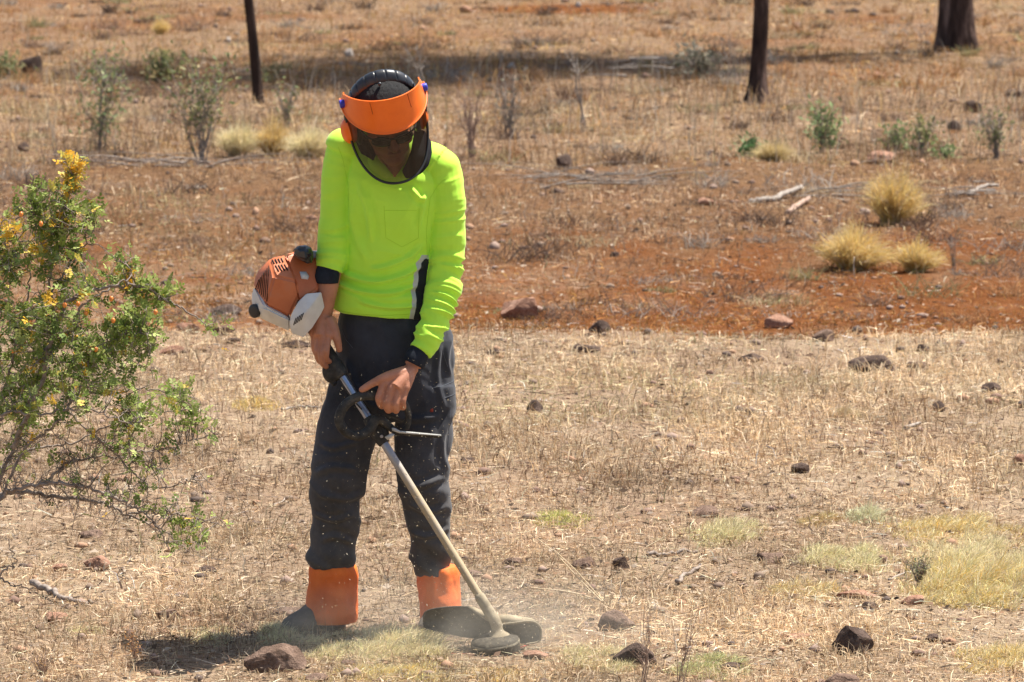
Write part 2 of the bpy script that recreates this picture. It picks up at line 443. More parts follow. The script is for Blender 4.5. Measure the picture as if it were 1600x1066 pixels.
def clumps(nc, nb, r, ylo, yhi, hlo, hhi):
    cy = ylo + (yhi - ylo) * r.random(nc) ** 1.1; cx = (r.random(nc) - .5) * 2 * .125 * (cy - CAMY); n = nc * nb
    R0 = (.05 + .16 * r.random(nc) ** 2).repeat(nb); H_ = (hlo + (hhi - hlo) * r.random(nc) ** 2).repeat(nb)
    pal = np.array([(.13, .085, .065), (.22, .15, .11), (.30, .26, .22), (.26, .24, .12), (.46, .36, .22), (.10, .07, .055), (.36, .20, .10)])
    C = pal[r.integers(0, 7, nc)].repeat(nb, 0) * (.6 + .8 * r.random((n, 1)))
    a = r.random(n) * 6.283; q = R0 * np.sqrt(r.random(n))
    x = cx.repeat(nb) + np.cos(a) * q * 1.6; y = cy.repeat(nb) + np.sin(a) * q; z = gh(x, y)
    a2 = r.random(n) * 6.283; K = 4; P = np.zeros((n, K, 3)); L_ = H_ * (.4 + .7 * r.random(n)); ln = .3 + 1.1 * r.random(n)
    for j, t_ in enumerate(np.linspace(0, 1, K)):
        P[:, j] = np.stack([x + np.cos(a2) * ln * L_ * t_, y + np.sin(a2) * ln * L_ * t_, z + L_ * t_ * (1 - .35 * ln * t_)], -1)
    P[:, 1:] += r.normal(size=(n, K - 1, 3)) * .006
    wd = np.outer((.0012 + .0016 * r.random(n)) * ((cy.repeat(nb) - CAMY) / 26), [1, .8, .6, .25])
    return ribbons(P, wd, unit(np.cross(P[:, -1] - P[:, 0], r.normal(size=(n, 3)))), C)
bagW.add(*clumps(520, 60, rng, 9.0, 42, .04, .20))
bagW.add(*clumps(150, 26, rng, -.3, 8.5, .015, .05))
bagW.add(*stalks(2600, rng, 17.2, 27.5, .40))
bagW.add(*stalks(900, rng, 27, 40, .28))
bagW.add(*stalks(500, rng, 11, 17, .16))
bagW.add(*stalks(260, rng, -0.3, 8, .11))
tag(bagW.obj('undergrowth', M['straw'], smooth=False), 'thin dry weed stalks standing in the paddock behind', 'weeds', kind='stuff')

# ================================================================== TUSSOCKS and TUFTS
def tuft(name, label, cat, px, py, w_px, h_px, n, pal, group, up=.5, wid=.0012, curl=.5, depth=.6):
    g = G(px, py); s = scale_at(g.y); rw = w_px / 2 / s; H = h_px / s
    if up > .7: rw *= 1.3
    r = np.random.default_rng(int(px * 7 + py)); K = 5
    if up > .7:      # low spreading patch: irregular outline, thin towards the rim
        m_ = int(n * 8.0); a = r.random(m_) * 6.283; q = np.sqrt(r.random(m_)) * 1.12
        bx, by = np.cos(a) * q * rw, np.sin(a) * q * rw * depth
        dens = (1.05 - q) * 1.3 + .8 * fbm((g.x + bx) * 9, (g.y + by) * 6, s=int(px) % 97)
        k = r.random(m_) < dens; bx, by, q = bx[k], by[k], q[k]; n = len(bx)
        cl = np.clip(.55 + .9 * fbm((g.x + bx) * 16, (g.y + by) * 12, s=5), .2, 1.25)
        L_ = H * 1.0 * cl * (.45 + .8 * r.random(n)) * (1.1 - .5 * q)
        az = r.random(n) * 6.283; ln = .25 + .9 * r.random(n) ** 1.5
        ox, oy = np.cos(az) * ln + .25, np.sin(az) * ln
        P = np.zeros((n, K, 3))
        for j, t_ in enumerate(np.linspace(0, 1, K)):
            P[:, j, 0] = g.x + bx + ox * L_ * .8 * t_ ** 1.3; P[:, j, 1] = g.y + by + oy * L_ * .8 * t_ ** 1.3
            P[:, j, 2] = L_ * (t_ - .38 * ln * t_ ** 2.2)
    else:
        a = r.random(n) * 6.283; q = np.sqrt(r.random(n)); cr = rw * .34
        bx, by = np.cos(a) * q * cr, np.sin(a) * q * cr * .8
        fl = r.random(n) ** 1.2
        L_ = H * (.55 + .62 * r.random(n)) * (1.06 - .25 * q)
        out = np.stack([np.cos(a), np.sin(a)], -1) * (q * .75 + .25 * fl)[:, None] + r.normal(size=(n, 2)) * .24
        L_ = L_ * (1 + .28 * vn(a * 1.9 + px, q * 2.5, s=3))
        P = np.zeros((n, K, 3)); sp = (rw - cr) * 1.25
        for j, t_ in enumerate(np.linspace(0, 1, K)):
            P[:, j, 0] = g.x + bx + out[:, 0] * sp * t_ ** 1.5 + .02 * t_; P[:, j, 1] = g.y + by + out[:, 1] * sp * t_ ** 1.5
            P[:, j, 2] = L_ * (t_ - curl * .55 * np.abs(q) * t_ ** 3)
    P[:, :, 2] += gh(P[:, 0, 0], P[:, 0, 1])[:, None] - .004
    P[:, 2:] += r.normal(size=(n, K - 2, 3)) * H * (.03 if up > .7 else .055)
    wd = np.outer(wid * (.6 + .8 * r.random(n)), [1, .9, .75, .5, .15])
    side = unit(np.cross(P[:, -1] - P[:, 0], r.normal(size=(n, 3))))
    pal = np.array(pal); C = pal[r.integers(0, len(pal), n)] * (.75 + .5 * r.random((n, 1)))
    dead = r.random(n) < .25; C[dead] = np.array([.60, .48, .32]) * (.7 + .5 * r.random((dead.sum(), 1)))
    V, F, Cc = ribbons(P, wd, side, C)
    V = V - np.array(g)[None]
    o = meshobj(name, npmesh(name, V, F, Cc), M['straw'], smooth=False)
    o.location = g
    tag(o, label, cat, group)
    return o
YEL = [(.74, .56, .20), (.66, .50, .17), (.82, .68, .34), (.62, .51, .22), (.74, .48, .15)]
GOLD = [(.66, .45, .15), (.72, .52, .20), (.58, .40, .13), (.70, .56, .26)]
PALE = [(.82, .70, .42), (.74, .65, .38), (.84, .75, .50), (.68, .62, .34)]
GRN = [(.78, .70, .40), (.68, .64, .34), (.82, .73, .48), (.76, .65, .40), (.60, .58, .30)]
tg = 'golden grass tussocks in the field'
for a_ in [
 ('pale yellow round tussock, leftmost of the row of three left of the person', 370, 246, 74, 58, 1100, PALE),
 ('darker golden tussock, middle of the row of three left of the person', 424, 246, 58, 60, 1100, GOLD),
 ('wide pale tussock nearest the shoulder, rightmost of the row of three', 482, 252, 84, 58, 1200, PALE),
 ('lone small yellow tussock far back left of the thin black trunk', 249, 54, 32, 28, 500, YEL),
 ('tall golden tussock with dark base, topmost of the three on the right', 1393, 348, 96, 92, 1300, YEL + GOLD),
 ('wide golden tussock, lower left of the three on the right', 1332, 399, 120, 72, 1500, GOLD + YEL),
 ('small yellow tussock, lower right of the three on the right', 1430, 403, 78, 52, 1000, YEL),
 ('straw coloured tussock beside the small dark green weed', 1205, 262, 66, 38, 700, [(.62, .50, .26), (.56, .44, .2)]),
]: tuft('grass_tussock', a_[0], 'tussock', a_[1], a_[2], a_[3] * 1.02, a_[4] * 1.06, int(a_[5] * 1.5), a_[6], tg, up=.5, wid=.0017, curl=.75)
lg = 'low soft grass patches in the foreground'
for a_ in [
 ('flat yellow green grass strip in open ground right of the legs', 876, 812, 84, 18, 1500, [(.62, .60, .18), (.54, .56, .16), (.66, .60, .28)]),
 ('low wide olive grass patch below the brown stone', 1132, 838, 112, 30, 2000, GRN),
 ('small orange tinged grass patch left of the upright pale tuft', 1275, 818, 66, 20, 900, [(.60, .42, .20), (.56, .48, .22)]),
 ('pale whitish upright grass tuft', 1360, 815, 60, 36, 900, [(.66, .62, .42), (.58, .58, .36)]),
 ('pale green grass strip between the tuft and the twiggy weed', 1320, 880, 130, 32, 2600, GRN),
 ('golden grass strip at the back of the large grassy area', 1490, 838, 180, 32, 3200, YEL + PALE),
 ('straw yellow grass swath running off the right edge', 1540, 876, 190, 40, 4000, PALE),
 ('thick golden green grass bank at the right edge', 1530, 920, 190, 62, 6000, YEL + GRN),
 ('dry yellow grass patch just above the flat red stone', 1250, 928, 100, 26, 1600, PALE + YEL),
 ('yellow grass tuft in the bottom right corner', 1562, 1036, 110, 34, 2400, YEL + PALE),
 ('pale green mown grass patch right of the dark jagged rock', 1108, 1048, 100, 30, 1800, [(.58, .58, .34), (.50, .54, .24), (.60, .52, .24)]),
 ('yellowish grass patch between trimmer head and jagged rock', 930, 1035, 110, 34, 1800, GRN + [(.6, .46, .24)]),
 ('soft green grass patch left of the boot', 435, 998, 76, 30, 1500, GRN),
 ('low green grass patch left of the shadow', 318, 1002, 90, 22, 1300, GRN),
 ('long soft grass clump in front of the boots', 612, 1012, 150, 44, 4600, GRN + PALE),
 ('grass clump covering the toe of the near boot', 530, 1016, 110, 34, 2400, GRN),
 ('yellow green grass patch at the bottom below the trimmer guard', 630, 1052, 170, 20, 3000, GRN + YEL),
 ('grass patch along the bottom edge right of the flat rock', 530, 1062, 90, 22, 1400, YEL + GRN),
 ('low golden grass pad under the trimmer head', 800, 1064, 130, 14, 1500, YEL + [(.6, .5, .3)]),
 ('rounded tan grass pad beside the light stick', 1326, 650, 52, 24, 700, [(.60, .48, .28), (.56, .44, .26)]),
 ('flat yellow grass pad left of the person at knee height', 400, 630, 74, 16, 800, YEL),
 ('tiny green weedy tuft in the lower left', 140, 992, 50, 20, 500, GRN),
]: tuft('grass_patch', a_[0], 'grass patch', *a_[1:6], a_[6], lg, up=.9, wid=.0012, curl=.3, depth=1.6)

# ================================================================== ROCKS
def rockmat(name, c1, c2, c3):
    m = mat(name, rough=1.0, spec=.03); v = coords(m)
    n1 = noise(m, v, 18, 6, .65); n2 = noise(m, v, 90, 4, .7)
    L(m, mixc(m, .35, ramp(m, n1, [(.32, c1), (.5, c2), (.68, c3)]), ramp(m, n2, [(.35, c1), (.65, c3)])), B(m).inputs['Base Color'])
    ad = N(m, 'ShaderNodeMath', operation='ADD'); L(m, n1, ad.inputs[0]); L(m, n2, ad.inputs[1]); bump(m, ad.outputs[0], .9, .012)
    return m
M['rk_dark'] = rockmat('dark_rock', (.04, .027, .022), (.085, .06, .05), (.20, .14, .11))
M['rk_brown'] = rockmat('brown_rock', (.08, .05, .035), (.16, .105, .08), (.32, .22, .165))
M['rk_red'] = rockmat('red_rock', (.17, .08, .05), (.33, .18, .12), (.50, .32, .23))
M['rk_pale'] = rockmat('pale_rock', (.30, .24, .2), (.45, .38, .32), (.6, .54, .47))
def rock(label, px, py, w_px, h_px, kind='dark', seed=0, yd=.8, sharp=1.0, name='rock'):
    g = G(px, py); s = scale_at(g.y); rx = w_px / 2 / s; hz = h_px / s
    bm = bmesh.new(); bmesh.ops.create_icosphere(bm, subdivisions=4 if w_px > 40 else 3, radius=1)
    r = np.random.default_rng(seed + int(px) * 3 + int(py))
    P = np.array([v.co[:] for v in bm.verts])
    nr = unit(r.normal(size=(12, 3))); off = .50 + .38 * r.random(12)
    for k in range(12):
        d = P @ nr[k] - off[k]; m_ = d > 0; P[m_] -= np.outer(d[m_] * .92, nr[k])
    P *= (1 + .16 * fbm(P[:, 0] * 1.3 + seed, P[:, 1] * 1.3, P[:, 2] * 1.3, s=seed, o=3))[:, None]
    P += .05 * np.stack([fbm(P[:, 0] * 5, P[:, 1] * 5, P[:, 2] * 5, s=seed + q) for q in (3, 4, 5)], -1)
    P[:, 0] /= np.abs(P[:, 0]).max(); P[:, 1] /= np.abs(P[:, 1]).max()
    P[:, 2] = (P[:, 2] - P[:, 2].min()) / (P[:, 2].max() - P[:, 2].min())
    P[:, 2] = P[:, 2] * 1.25 - .25
    P *= np.array([rx, max(rx * yd, hz * .5), hz])
    for v, p in zip(bm.verts, P): v.co = p
    me = bpy.data.meshes.new(name); bm.to_mesh(me); bm.free()
    o = meshobj(name, me, M['rk_' + kind], smooth=False)
    try: me.set_sharp_from_angle(angle=math.radians(28)); me.polygons.foreach_set('use_smooth', np.ones(len(me.polygons), bool))
    except Exception: pass
    o.location = g; o.location.z -= .004
    tag(o, label, 'rock', 'rocks lying in the dry grass')
    return o
RK = [
 ('large flat brown rock with dark left end in front of the boot', 432, 1050, 104, 44, 'brown', 5, .7),
 ('small dark rock at the bottom edge below the flat rock', 492, 1068, 46, 16, 'brown', 2, .8),
 ('dark jagged rock with slanted left face behind the thin twigs', 998, 1040, 84, 40, 'dark', 8, .6),
 ('pointed dark brown boulder in the lower right', 1332, 1024, 68, 48, 'dark', 3, .7),
 ('rounded brown rock cut off by the bottom edge', 1322, 1072, 68, 26, 'brown', 4, .8),
 ('dusty squarish brown rock behind the trimmer guard', 962, 985, 64, 34, 'brown', 6, .7),
 ('upright small dark stone above the dusty rock', 969, 888, 30, 24, 'dark', 7, .8),
 ('dark stone beside reddish earth left of the upright stone', 912, 886, 40, 22, 'brown', 9, .8),
 ('small dark stone near the trimmer shaft', 800, 882, 34, 16, 'brown', 10, .8),
 ('low pinkish stone right of the trimmer head', 838, 1032, 46, 14, 'red', 11, .9),
 ('small dark grey stone right of the pale green patch', 1142, 1048, 34, 14, 'dark', 12, .8),
 ('flat red slab of stone below the twiggy weed', 1336, 936, 72, 14, 'red', 13, .5),
 ('small brown stone just below the flat red slab', 1358, 955, 26, 14, 'dark', 14, .9),
 ('brown stone half hidden in grass at the right edge', 1590, 925, 34, 22, 'brown', 15, .9),
 ('low brown mound shaped stone left of the grassy area', 1202, 880, 48, 18, 'brown', 16, .9),
 ('flat brownish stone beside the green grass patch', 1100, 810, 52, 18, 'brown', 17, .7),
 ('pink brown stone in lower right beneath the grass bank', 1430, 945, 46, 16, 'red', 18, .9),
 ('small dark stone under the tuft near the bottom right', 1460, 1006, 30, 14, 'dark', 19, .9),
 ('blocky dark stone alone in open ground on the right', 1250, 737, 30, 17, 'dark', 20, .8),
 ('round ended dark stone with a pale side right of the thigh', 836, 645, 30, 22, 'dark', 21, .9),
 ('tiny stone touching the round ended dark stone', 862, 642, 14, 9, 'brown', 22, .9),
 ('dark wedge shaped stone in the pale grass below the red track', 938, 523, 38, 22, 'dark', 23, .6),
 ('thin dark stone beneath the wedge shaped one', 914, 552, 50, 14, 'dark', 24, .5),
 ('small dark stone below the salmon coloured boulder', 846, 496, 26, 14, 'dark', 25, .9),
 ('low dark flat stone on the grass near the hip', 776, 555, 34, 10, 'dark', 26, .8),
 ('salmon coloured broken boulder at the edge of the red track', 816, 476, 68, 36, 'red', 27, .5),
 ('flat salmon patch of stone on the track edge further right', 1218, 492, 50, 24, 'red', 28, .5),
 ('long low dark rock outcrop on the right', 1368, 578, 88, 26, 'dark', 29, .5),
 ('small dark lump at the right tail of the long outcrop', 1432, 576, 40, 16, 'brown', 30, .6),
 ('dark stone with reddish side above the long outcrop', 1288, 529, 40, 20, 'brown', 31, .6),
 ('flat dark stone left of the long outcrop', 1172, 563, 46, 14, 'dark', 32, .6),
 ('dark stone under a yellow tuft on the right', 1546, 614, 40, 16, 'dark', 33, .6),
 ('small upright dark stone right of the light stick', 1468, 643, 22, 18, 'dark', 34, .8),
 ('small peaked dark stone above the long outcrop tail', 1442, 548, 22, 16, 'dark', 35, .8),
 ('dark rounded stone at the right edge of the frame', 1596, 727, 26, 20, 'red', 36, .8),
 ('tiny dark stone on bare ground beside the right knee', 732, 728, 26, 10, 'dark', 37, .8),
 ('tiny flat dark stone level with the right knee', 826, 732, 18, 8, 'dark', 38, .8),
 ('dark grey stone in front of the red track above the long twig', 358, 472, 60, 18, 'dark', 39, .6),
 ('grey rounded stone at the drooping branch tip', 348, 512, 52, 22, 'brown', 40, .7),
 ('small dark stone below the grey rounded stone', 362, 536, 30, 12, 'dark', 41, .7),
 ('flat stone in grass under the engine', 464, 545, 50, 14, 'dark', 42, .6),
 ('reddish stone behind the branches on the left', 292, 512, 40, 22, 'red', 43, .7),
 ('tan red stone between bush and engine', 270, 554, 44, 16, 'red', 44, .7),
 ('dark brown stone under the low branches', 150, 886, 46, 24, 'red', 45, .8),
 ('reddish slanted stone left of the dark brown one', 92, 888, 32, 14, 'red', 46, .8),
 ('brown low stone under the bush', 143, 838, 40, 14, 'brown', 47, .8),
 ('small round dark stone near the branch tips', 322, 895, 34, 14, 'dark', 48, .8),
 ('reddish half buried stone in the lower left', 88, 978, 44, 16, 'red', 49, .8),
 ('dark stump like stone in the lower left grass', 262, 974, 40, 20, 'brown', 50, .8),
 ('small grey stone by the left gaiter', 452, 963, 56, 12, 'brown', 51, .8),
 ('small stone in front of the grass clump', 545, 1045, 30, 14, 'brown', 52, .8),
 ('dark stone with an orange side far behind the shoulder', 882, 262, 26, 24, 'dark', 53, .8),
 ('brick red oblong stone in the brown litter', 1104, 318, 34, 13, 'red', 54, .6),
 ('small dark stone below the grey branches', 868, 298, 28, 9, 'dark', 55, .6),
 ('tiny dark stone in the middle of the brown litter', 960, 384, 16, 8, 'dark', 56, .8),
 ('reddish mound of stone behind the tall tussock', 1375, 258, 54, 20, 'red', 57, .6),
 ('dark rock near the right edge between the trunks', 1520, 178, 32, 22, 'dark', 58, .7),
 ('long dark rock at the right edge far back', 1586, 152, 38, 14, 'dark', 59, .7),
 ('dark stone below the rock between the trunks', 1490, 207, 28, 18, 'dark', 60, .7),
 ('small red brown stone in line with the big trunk', 1373, 122, 22, 10, 'red', 61, .7),
 ('pair sized brown stone at the top of the field', 1332, 17, 26, 8, 'dark', 62, .7),
 ('small brown stone at the top beside the pair sized one', 1296, 18, 16, 8, 'dark', 63, .7),
 ('dark round stone far left in the field', 36, 236, 22, 16, 'dark', 64, .8),
 ('dark rock in the shade far left', 50, 116, 40, 28, 'dark', 65, .8),
 ('pale round stone far back left of the black trunk', 357, 70, 12, 10, 'pale', 66, .9),
 ('pale stone far back above the head', 546, 92, 16, 14, 'pale', 67, .9),
 ('salmon stone far back at the left end of the red patch', 726, 21, 22, 12, 'red', 68, .9),
 ('whitish stone in the shade strip behind', 800, 106, 14, 10, 'pale', 69, .9),
 ('pale stone on the red patch at the top', 903, 12, 10, 10, 'pale', 70, .9),
 ('orange stone flake behind the engine', 486, 338, 22, 8, 'red', 71, .8),
 ('low brown stone in the mown grass left of the flat red slab', 1240, 1000, 60, 12, 'red', 72, .8),
]
for r_ in RK: rock(*r_)

# ================================================================== STICKS and LOGS
def stick(name, label, pts, r0, r1, m='greytwig', group=None, wig=.004, cat='stick'):
    g = G(*pts[0][:2]); P = []
    for p in pts:
        q = G(p[0], p[1]); q.z += (p[2] if len(p) > 2 else .01); P.append(q - g)
    P = catmull(P, 6); P += np.random.default_rng(int(pts[0][0])).normal(size=P.shape) * wig
    T = Tubes(); T.add(P, np.linspace(r0, r1, len(P)), 7, cap=True)
    o = T.obj(name, M[m]); o.location = g
    return tag(o, label, cat, group)
sg = 'dead sticks lying on the ground'
stick('stick', 'weathered brown stick with pale broken end in the lower left', [(52, 927, .03), (85, 940, .02), (118, 950), (145, 952)], .012, .006, 'wood', sg)
stick('stick', 'long grey bleached stick on the litter left of the three tussocks', [(1172, 316), (1205, 314, .02), (1235, 306, .04), (1252, 297, .03)], .022, .014, 'greytwig', sg)
stick('stick', 'orange tan bark strip below the long grey stick', [(1232, 333), (1250, 324, .03), (1266, 314, .03)], .02, .012, 'redtwig', sg)
stick('stick', 'short light stick on bare ground', [(1414, 671), (1438, 663, .01)], .008, .006, 'greytwig', sg, .001)
stick('stick', 'thin curved grey stick near the right edge', [(1515, 303), (1535, 297, .04), (1560, 294, .04)], .016, .009, 'greytwig', sg)
stick('stick', 'dark stick lying behind the upright stone', [(1012, 870), (1050, 868, .01), (1090, 864)], .008, .005, 'wood', sg)
stick('stick', 'dark bent stick beneath the grass patches right of centre', [(1058, 915), (1072, 900, .01), (1096, 888)], .008, .005, 'wood', sg)
stick('stick', 'pale thin stick below the twiggy weed', [(1388, 914), (1418, 902, .01)], .004, .003, 'greytwig', sg, .001)
stick('stick', 'long thin pale stick at the right edge mid height', [(1545, 712), (1572, 706, .01), (1598, 708)], .005, .003, 'greytwig', sg, .002)
stick('stick', 'thin pale stick left of the edge stick', [(1410, 722), (1440, 718), (1460, 720)], .005, .003, 'greytwig', sg, .002)
stick('stick', 'light twig at the thigh left of the person', [(440, 640), (470, 636), (500, 637)], .006, .004, 'greytwig', sg, .002)
# pile of dead branches
def branch_pile(label, px, py, w, n, hm, seed, m='greytwig', r0=.012, name='dead_branch'):
    g = G(px, py); s = scale_at(g.y); r = random.Random(seed); T = Tubes()
    for k in range(n):
        x = r.uniform(-1, 1) * w / 2 / s; y = r.uniform(-.35, .35); a = r.uniform(-.5, .5) + (math.pi if r.random() < .5 else 0)
        l = r.uniform(.1, .45) * (w / 100); p = [Vector((x, y, r.uniform(0, hm * .6)))]
        el = r.uniform(-.05, .5)
        for q in range(6):
            a += r.uniform(-.35, .35); p.append(p[-1] + Vector((math.cos(a), math.sin(a) * .6, el * r.uniform(.1, .7))) * l / 6)
            el -= .08
            p[-1].z = max(p[-1].z, .005)
        rr = r.uniform(.35, 1) * r0
        T.add(p, np.linspace(rr, rr * .3, 7), 5)
    o = T.obj(name, M[m]); o.location = g
    return tag(o, label, 'dead branches', 'fallen dead branches')
branch_pile('tangle of grey fallen branches right of the shoulder', 900, 288, 190, 34, .10, 4, r0=.007)
branch_pile('heap of grey dead branches in the shade strip far back', 1010, 118, 90, 18, .3, 6, r0=.014)
branch_pile('grey twig litter right of the long bleached stick', 1310, 300, 120, 18, .08, 7, r0=.007)
branch_pile('fallen twigs below the shrub with bare stems', 270, 272, 200, 26, .10, 8, m='wood', r0=.007)
branch_pile('fallen twigs at the far right beyond the tussocks', 1530, 300, 90, 16, .10, 12, r0=.006)

# ================================================================== WEEDS and SHRUBS
def shrub(name, label, cat, px, py, w_px, h_px, nst, nleaf, lcol, lsize=.02, m='wood', group=None, bare=.35, r0=.006, sub=3, seed=1, tilt=0., droop=0.):
    g = G(px, py); s = scale_at(g.y); w_ = w_px / 2 / s; H = h_px / s
    r = random.Random(seed); root = thing(name, label, cat, g, group)
    T = Tubes(); tips = []
    for k in range(nst):
        a = r.uniform(0, 6.283); sp = r.uniform(.15, 1)
        e = Vector((math.cos(a) * w_ * sp + tilt * H, math.sin(a) * w_ * sp * .8, H * r.uniform(.7, 1.0) * (1 - .15 * sp)))
        p = [Vector((r.uniform(-1, 1) * w_ * .12, r.uniform(-1, 1) * w_ * .12, -.01))]; K = 8
        for q in range(1, K + 1):
            t_ = q / K; b = Vector((e.x * t_ ** 1.4, e.y * t_ ** 1.4, e.z * (t_ - droop * t_ ** 3)))
            p.append(p[0] * (1 - t_) + b + Vector((r.gauss(0, 1), r.gauss(0, 1), r.gauss(0, .5))) * H * .014)
        T.add(p, np.linspace(r0, r0 * .3, K + 1), 5)
        for q in range(sub * 2):
            t_ = r.uniform(bare, .97); b = p[int(t_ * K)]; d = Vector((r.gauss(0, 1), r.gauss(0, 1), r.uniform(.2, 1.3))).normalized()
            l = H * r.uniform(.08, .25); p2 = [b, b + d * l * .5 + Vector((0, 0, l * .04)), b + d * l + Vector((0, 0, l * .12))]
            T.add(p2, np.linspace(r0 * .45, r0 * .18, 3), 4); tips += [p2[1], p2[2]]
        tips += [Vector(v_) for v_ in p[int(bare * K) + 1:]]
    st = T.obj('stem', M[m]); st.parent = root
    if nleaf:
        rr = np.random.default_rng(seed); t_ = np.array([tuple(v_) for v_ in tips])
        c0 = t_[rr.integers(0, len(t_), nleaf)] + rr.normal(size=(nleaf, 3)) * lsize * 1.2
        d = unit(rr.normal(size=(nleaf, 3)) + np.array([0, 0, .4])); sd = unit(np.cross(d, rr.normal(size=(nleaf, 3))))
        l = lsize * (.5 + rr.random(nleaf)); P = np.stack([c0, c0 + d * l[:, None] * .5, c0 + d * l[:, None]], 1)
        wd = np.outer(l * .20, [.3, 1, .15]); pal = np.array(lcol)
        V, F, C = ribbons(P, wd, sd, pal[rr.integers(0, len(pal), nleaf)] * (.7 + .6 * rr.random((nleaf, 1))))
        lo = meshobj('foliage', npmesh('foliage', V, F, C), M['leaf'], smooth=False); lo.parent = root
    return root
OL = [(.18, .21, .08), (.26, .25, .11), (.14, .18, .07), (.34, .28, .14)]
GR = [(.19, .25, .10), (.26, .31, .14), (.15, .20, .08), (.32, .34, .17)]
GY = [(.17, .16, .11), (.28, .26, .2), (.11, .12, .08)]
shrub('shrub', 'tall shrub with bare lower stems and sparse olive leaves left of the black trunk', 'shrub', 315, 262, 130, 195, 20, 560, OL, .034, 'greytwig', bare=.40, r0=.0045, seed=3)
shrub('shrub', 'wispy pale green shrub at far left behind the yellow tipped bush', 'shrub', 158, 235, 100, 175, 12, 560, OL + GR, .034, 'greytwig', bare=.2, r0=.005, seed=4)
shrub('shrub', 'small upright green shrub between the two right trunks', 'shrub', 1285, 242, 50, 84, 9, 380, GR, .04, 'wood', bare=.3, r0=.006, seed=5)
shrub('shrub', 'tiny dark green weed beside the straw tussock', 'weed', 1170, 248, 32, 28, 6, 260, [(.06, .14, .05), (.10, .2, .07)], .035, 'wood', bare=.1, seed=6)
shrub('shrub', 'thin green weed above the reddish mound', 'weed', 1402, 240, 44, 42, 8, 200, GR, .035, 'wood', bare=.2, seed=7)
shrub('shrub', 'feathery olive weed right of the reddish mound', 'weed', 1440, 248, 50, 62, 9, 240, OL, .035, 'greytwig', bare=.2, seed=8)
shrub('shrub', 'small bright green weed furthest right', 'weed', 1477, 252, 28, 22, 6, 180, GR, .035, 'wood', bare=.1, seed=9)
shrub('shrub', 'grey green low bush beside the middle trunk', 'bush', 1096, 122, 96, 50, 26, 420, GY, .045, 'greytwig', bare=.15, r0=.008, seed=10)
shrub('shrub', 'dark olive bush in the shade behind the bare stemmed shrub', 'bush', 250, 130, 54, 46, 16, 500, OL, .045, 'wood', bare=.1, r0=.008, seed=11)
shrub('shrub', 'low dark green bush in the shade at the far left edge', 'bush', 12, 124, 70, 26, 14, 700, OL, .045, 'wood', bare=.1, r0=.008, seed=13)
dg = 'bare twiggy weeds behind the person'
shrub('dry_weed', 'dark bare twiggy weed just right of the ear muff', 'dry weed', 738, 246, 84, 135, 12, 0, None, m='redtwig', group=dg, bare=.3, r0=.006, seed=21)
shrub('dry_weed', 'grey bare weed with fine branches above the tangle of branches', 'dry weed', 795, 215, 80, 110, 10, 60, GY, .03, 'greytwig', dg, .3, .006, seed=22)
shrub('dry_weed', 'single pale leaning stalk in front of the shade strip', 'dry weed', 912, 206, 24, 150, 3, 0, None, m='greytwig', group=dg, bare=.7, r0=.008, seed=23, tilt=-.15)
shrub('dry_weed', 'pale slender stalk rising behind the crown of the head', 'dry weed', 662, 150, 24, 118, 3, 0, None, m='greytwig', group=dg, bare=.6, r0=.008, seed=24, tilt=-.2)
shrub('dry_weed', 'bleached stalk left of the middle trunk', 'dry weed', 1148, 125, 44, 70, 5, 0, None, m='greytwig', group=dg, bare=.5, r0=.006, seed=25, tilt=-.1)
shrub('dry_weed', 'thin grey weed by the black trunk base', 'dry weed', 448, 205, 70, 90, 12, 120, OL, .03, m='greytwig', group=dg, bare=.3, r0=.005, seed=26)
shrub('dry_weed', 'spindly dry weed near the right edge above the dark outcrop', 'dry weed', 1490, 400, 46, 70, 5, 0, None, m='greytwig', group=dg, bare=.3, r0=.003, seed=27)
shrub('dry_weed', 'tall dry weed at the right edge level with the green weeds', 'dry weed', 1556, 252, 60, 90, 14, 200, OL, .03, m='greytwig', group=dg, bare=.3, r0=.005, seed=28)
fg = 'reddish bare seedlings in the foreground'
shrub('seedling', 'reddish bare seedling with upright twigs left of the curved one', 'seedling', 1006, 1092, 60, 172, 6, 60, [(.3, .16, .10)], .006, 'redtwig', fg, .35, .0015, seed=31, sub=3)
shrub('seedling', 'reddish bare seedling curving right at the bottom edge', 'seedling', 1062, 1090, 80, 165, 5, 60, [(.3, .16, .10)], .006, 'redtwig', fg, .35, .0015, seed=32, sub=3, tilt=.12)
shrub('seedling', 'small rusty seedling above the dark shadow', 'seedling', 210, 1040, 34, 60, 6, 200, [(.45, .22, .08), (.5, .3, .14)], .007, 'redtwig', fg, .3, .0018, seed=33)
shrub('seedling', 'rusty fine weed cluster in the bottom left corner', 'seedling', 66, 1064, 60, 46, 16, 100, [(.4, .25, .1)], .006, 'redtwig', fg, .3, .0014, seed=34)
shrub('dry_weed', 'twiggy little weed with grey green tips beside the grass bank', 'dry weed', 1437, 918, 66, 48, 22, 300, [(.16, .20, .10), (.24, .22, .13)], .008, 'wood', None, .4, .0022, seed=35)
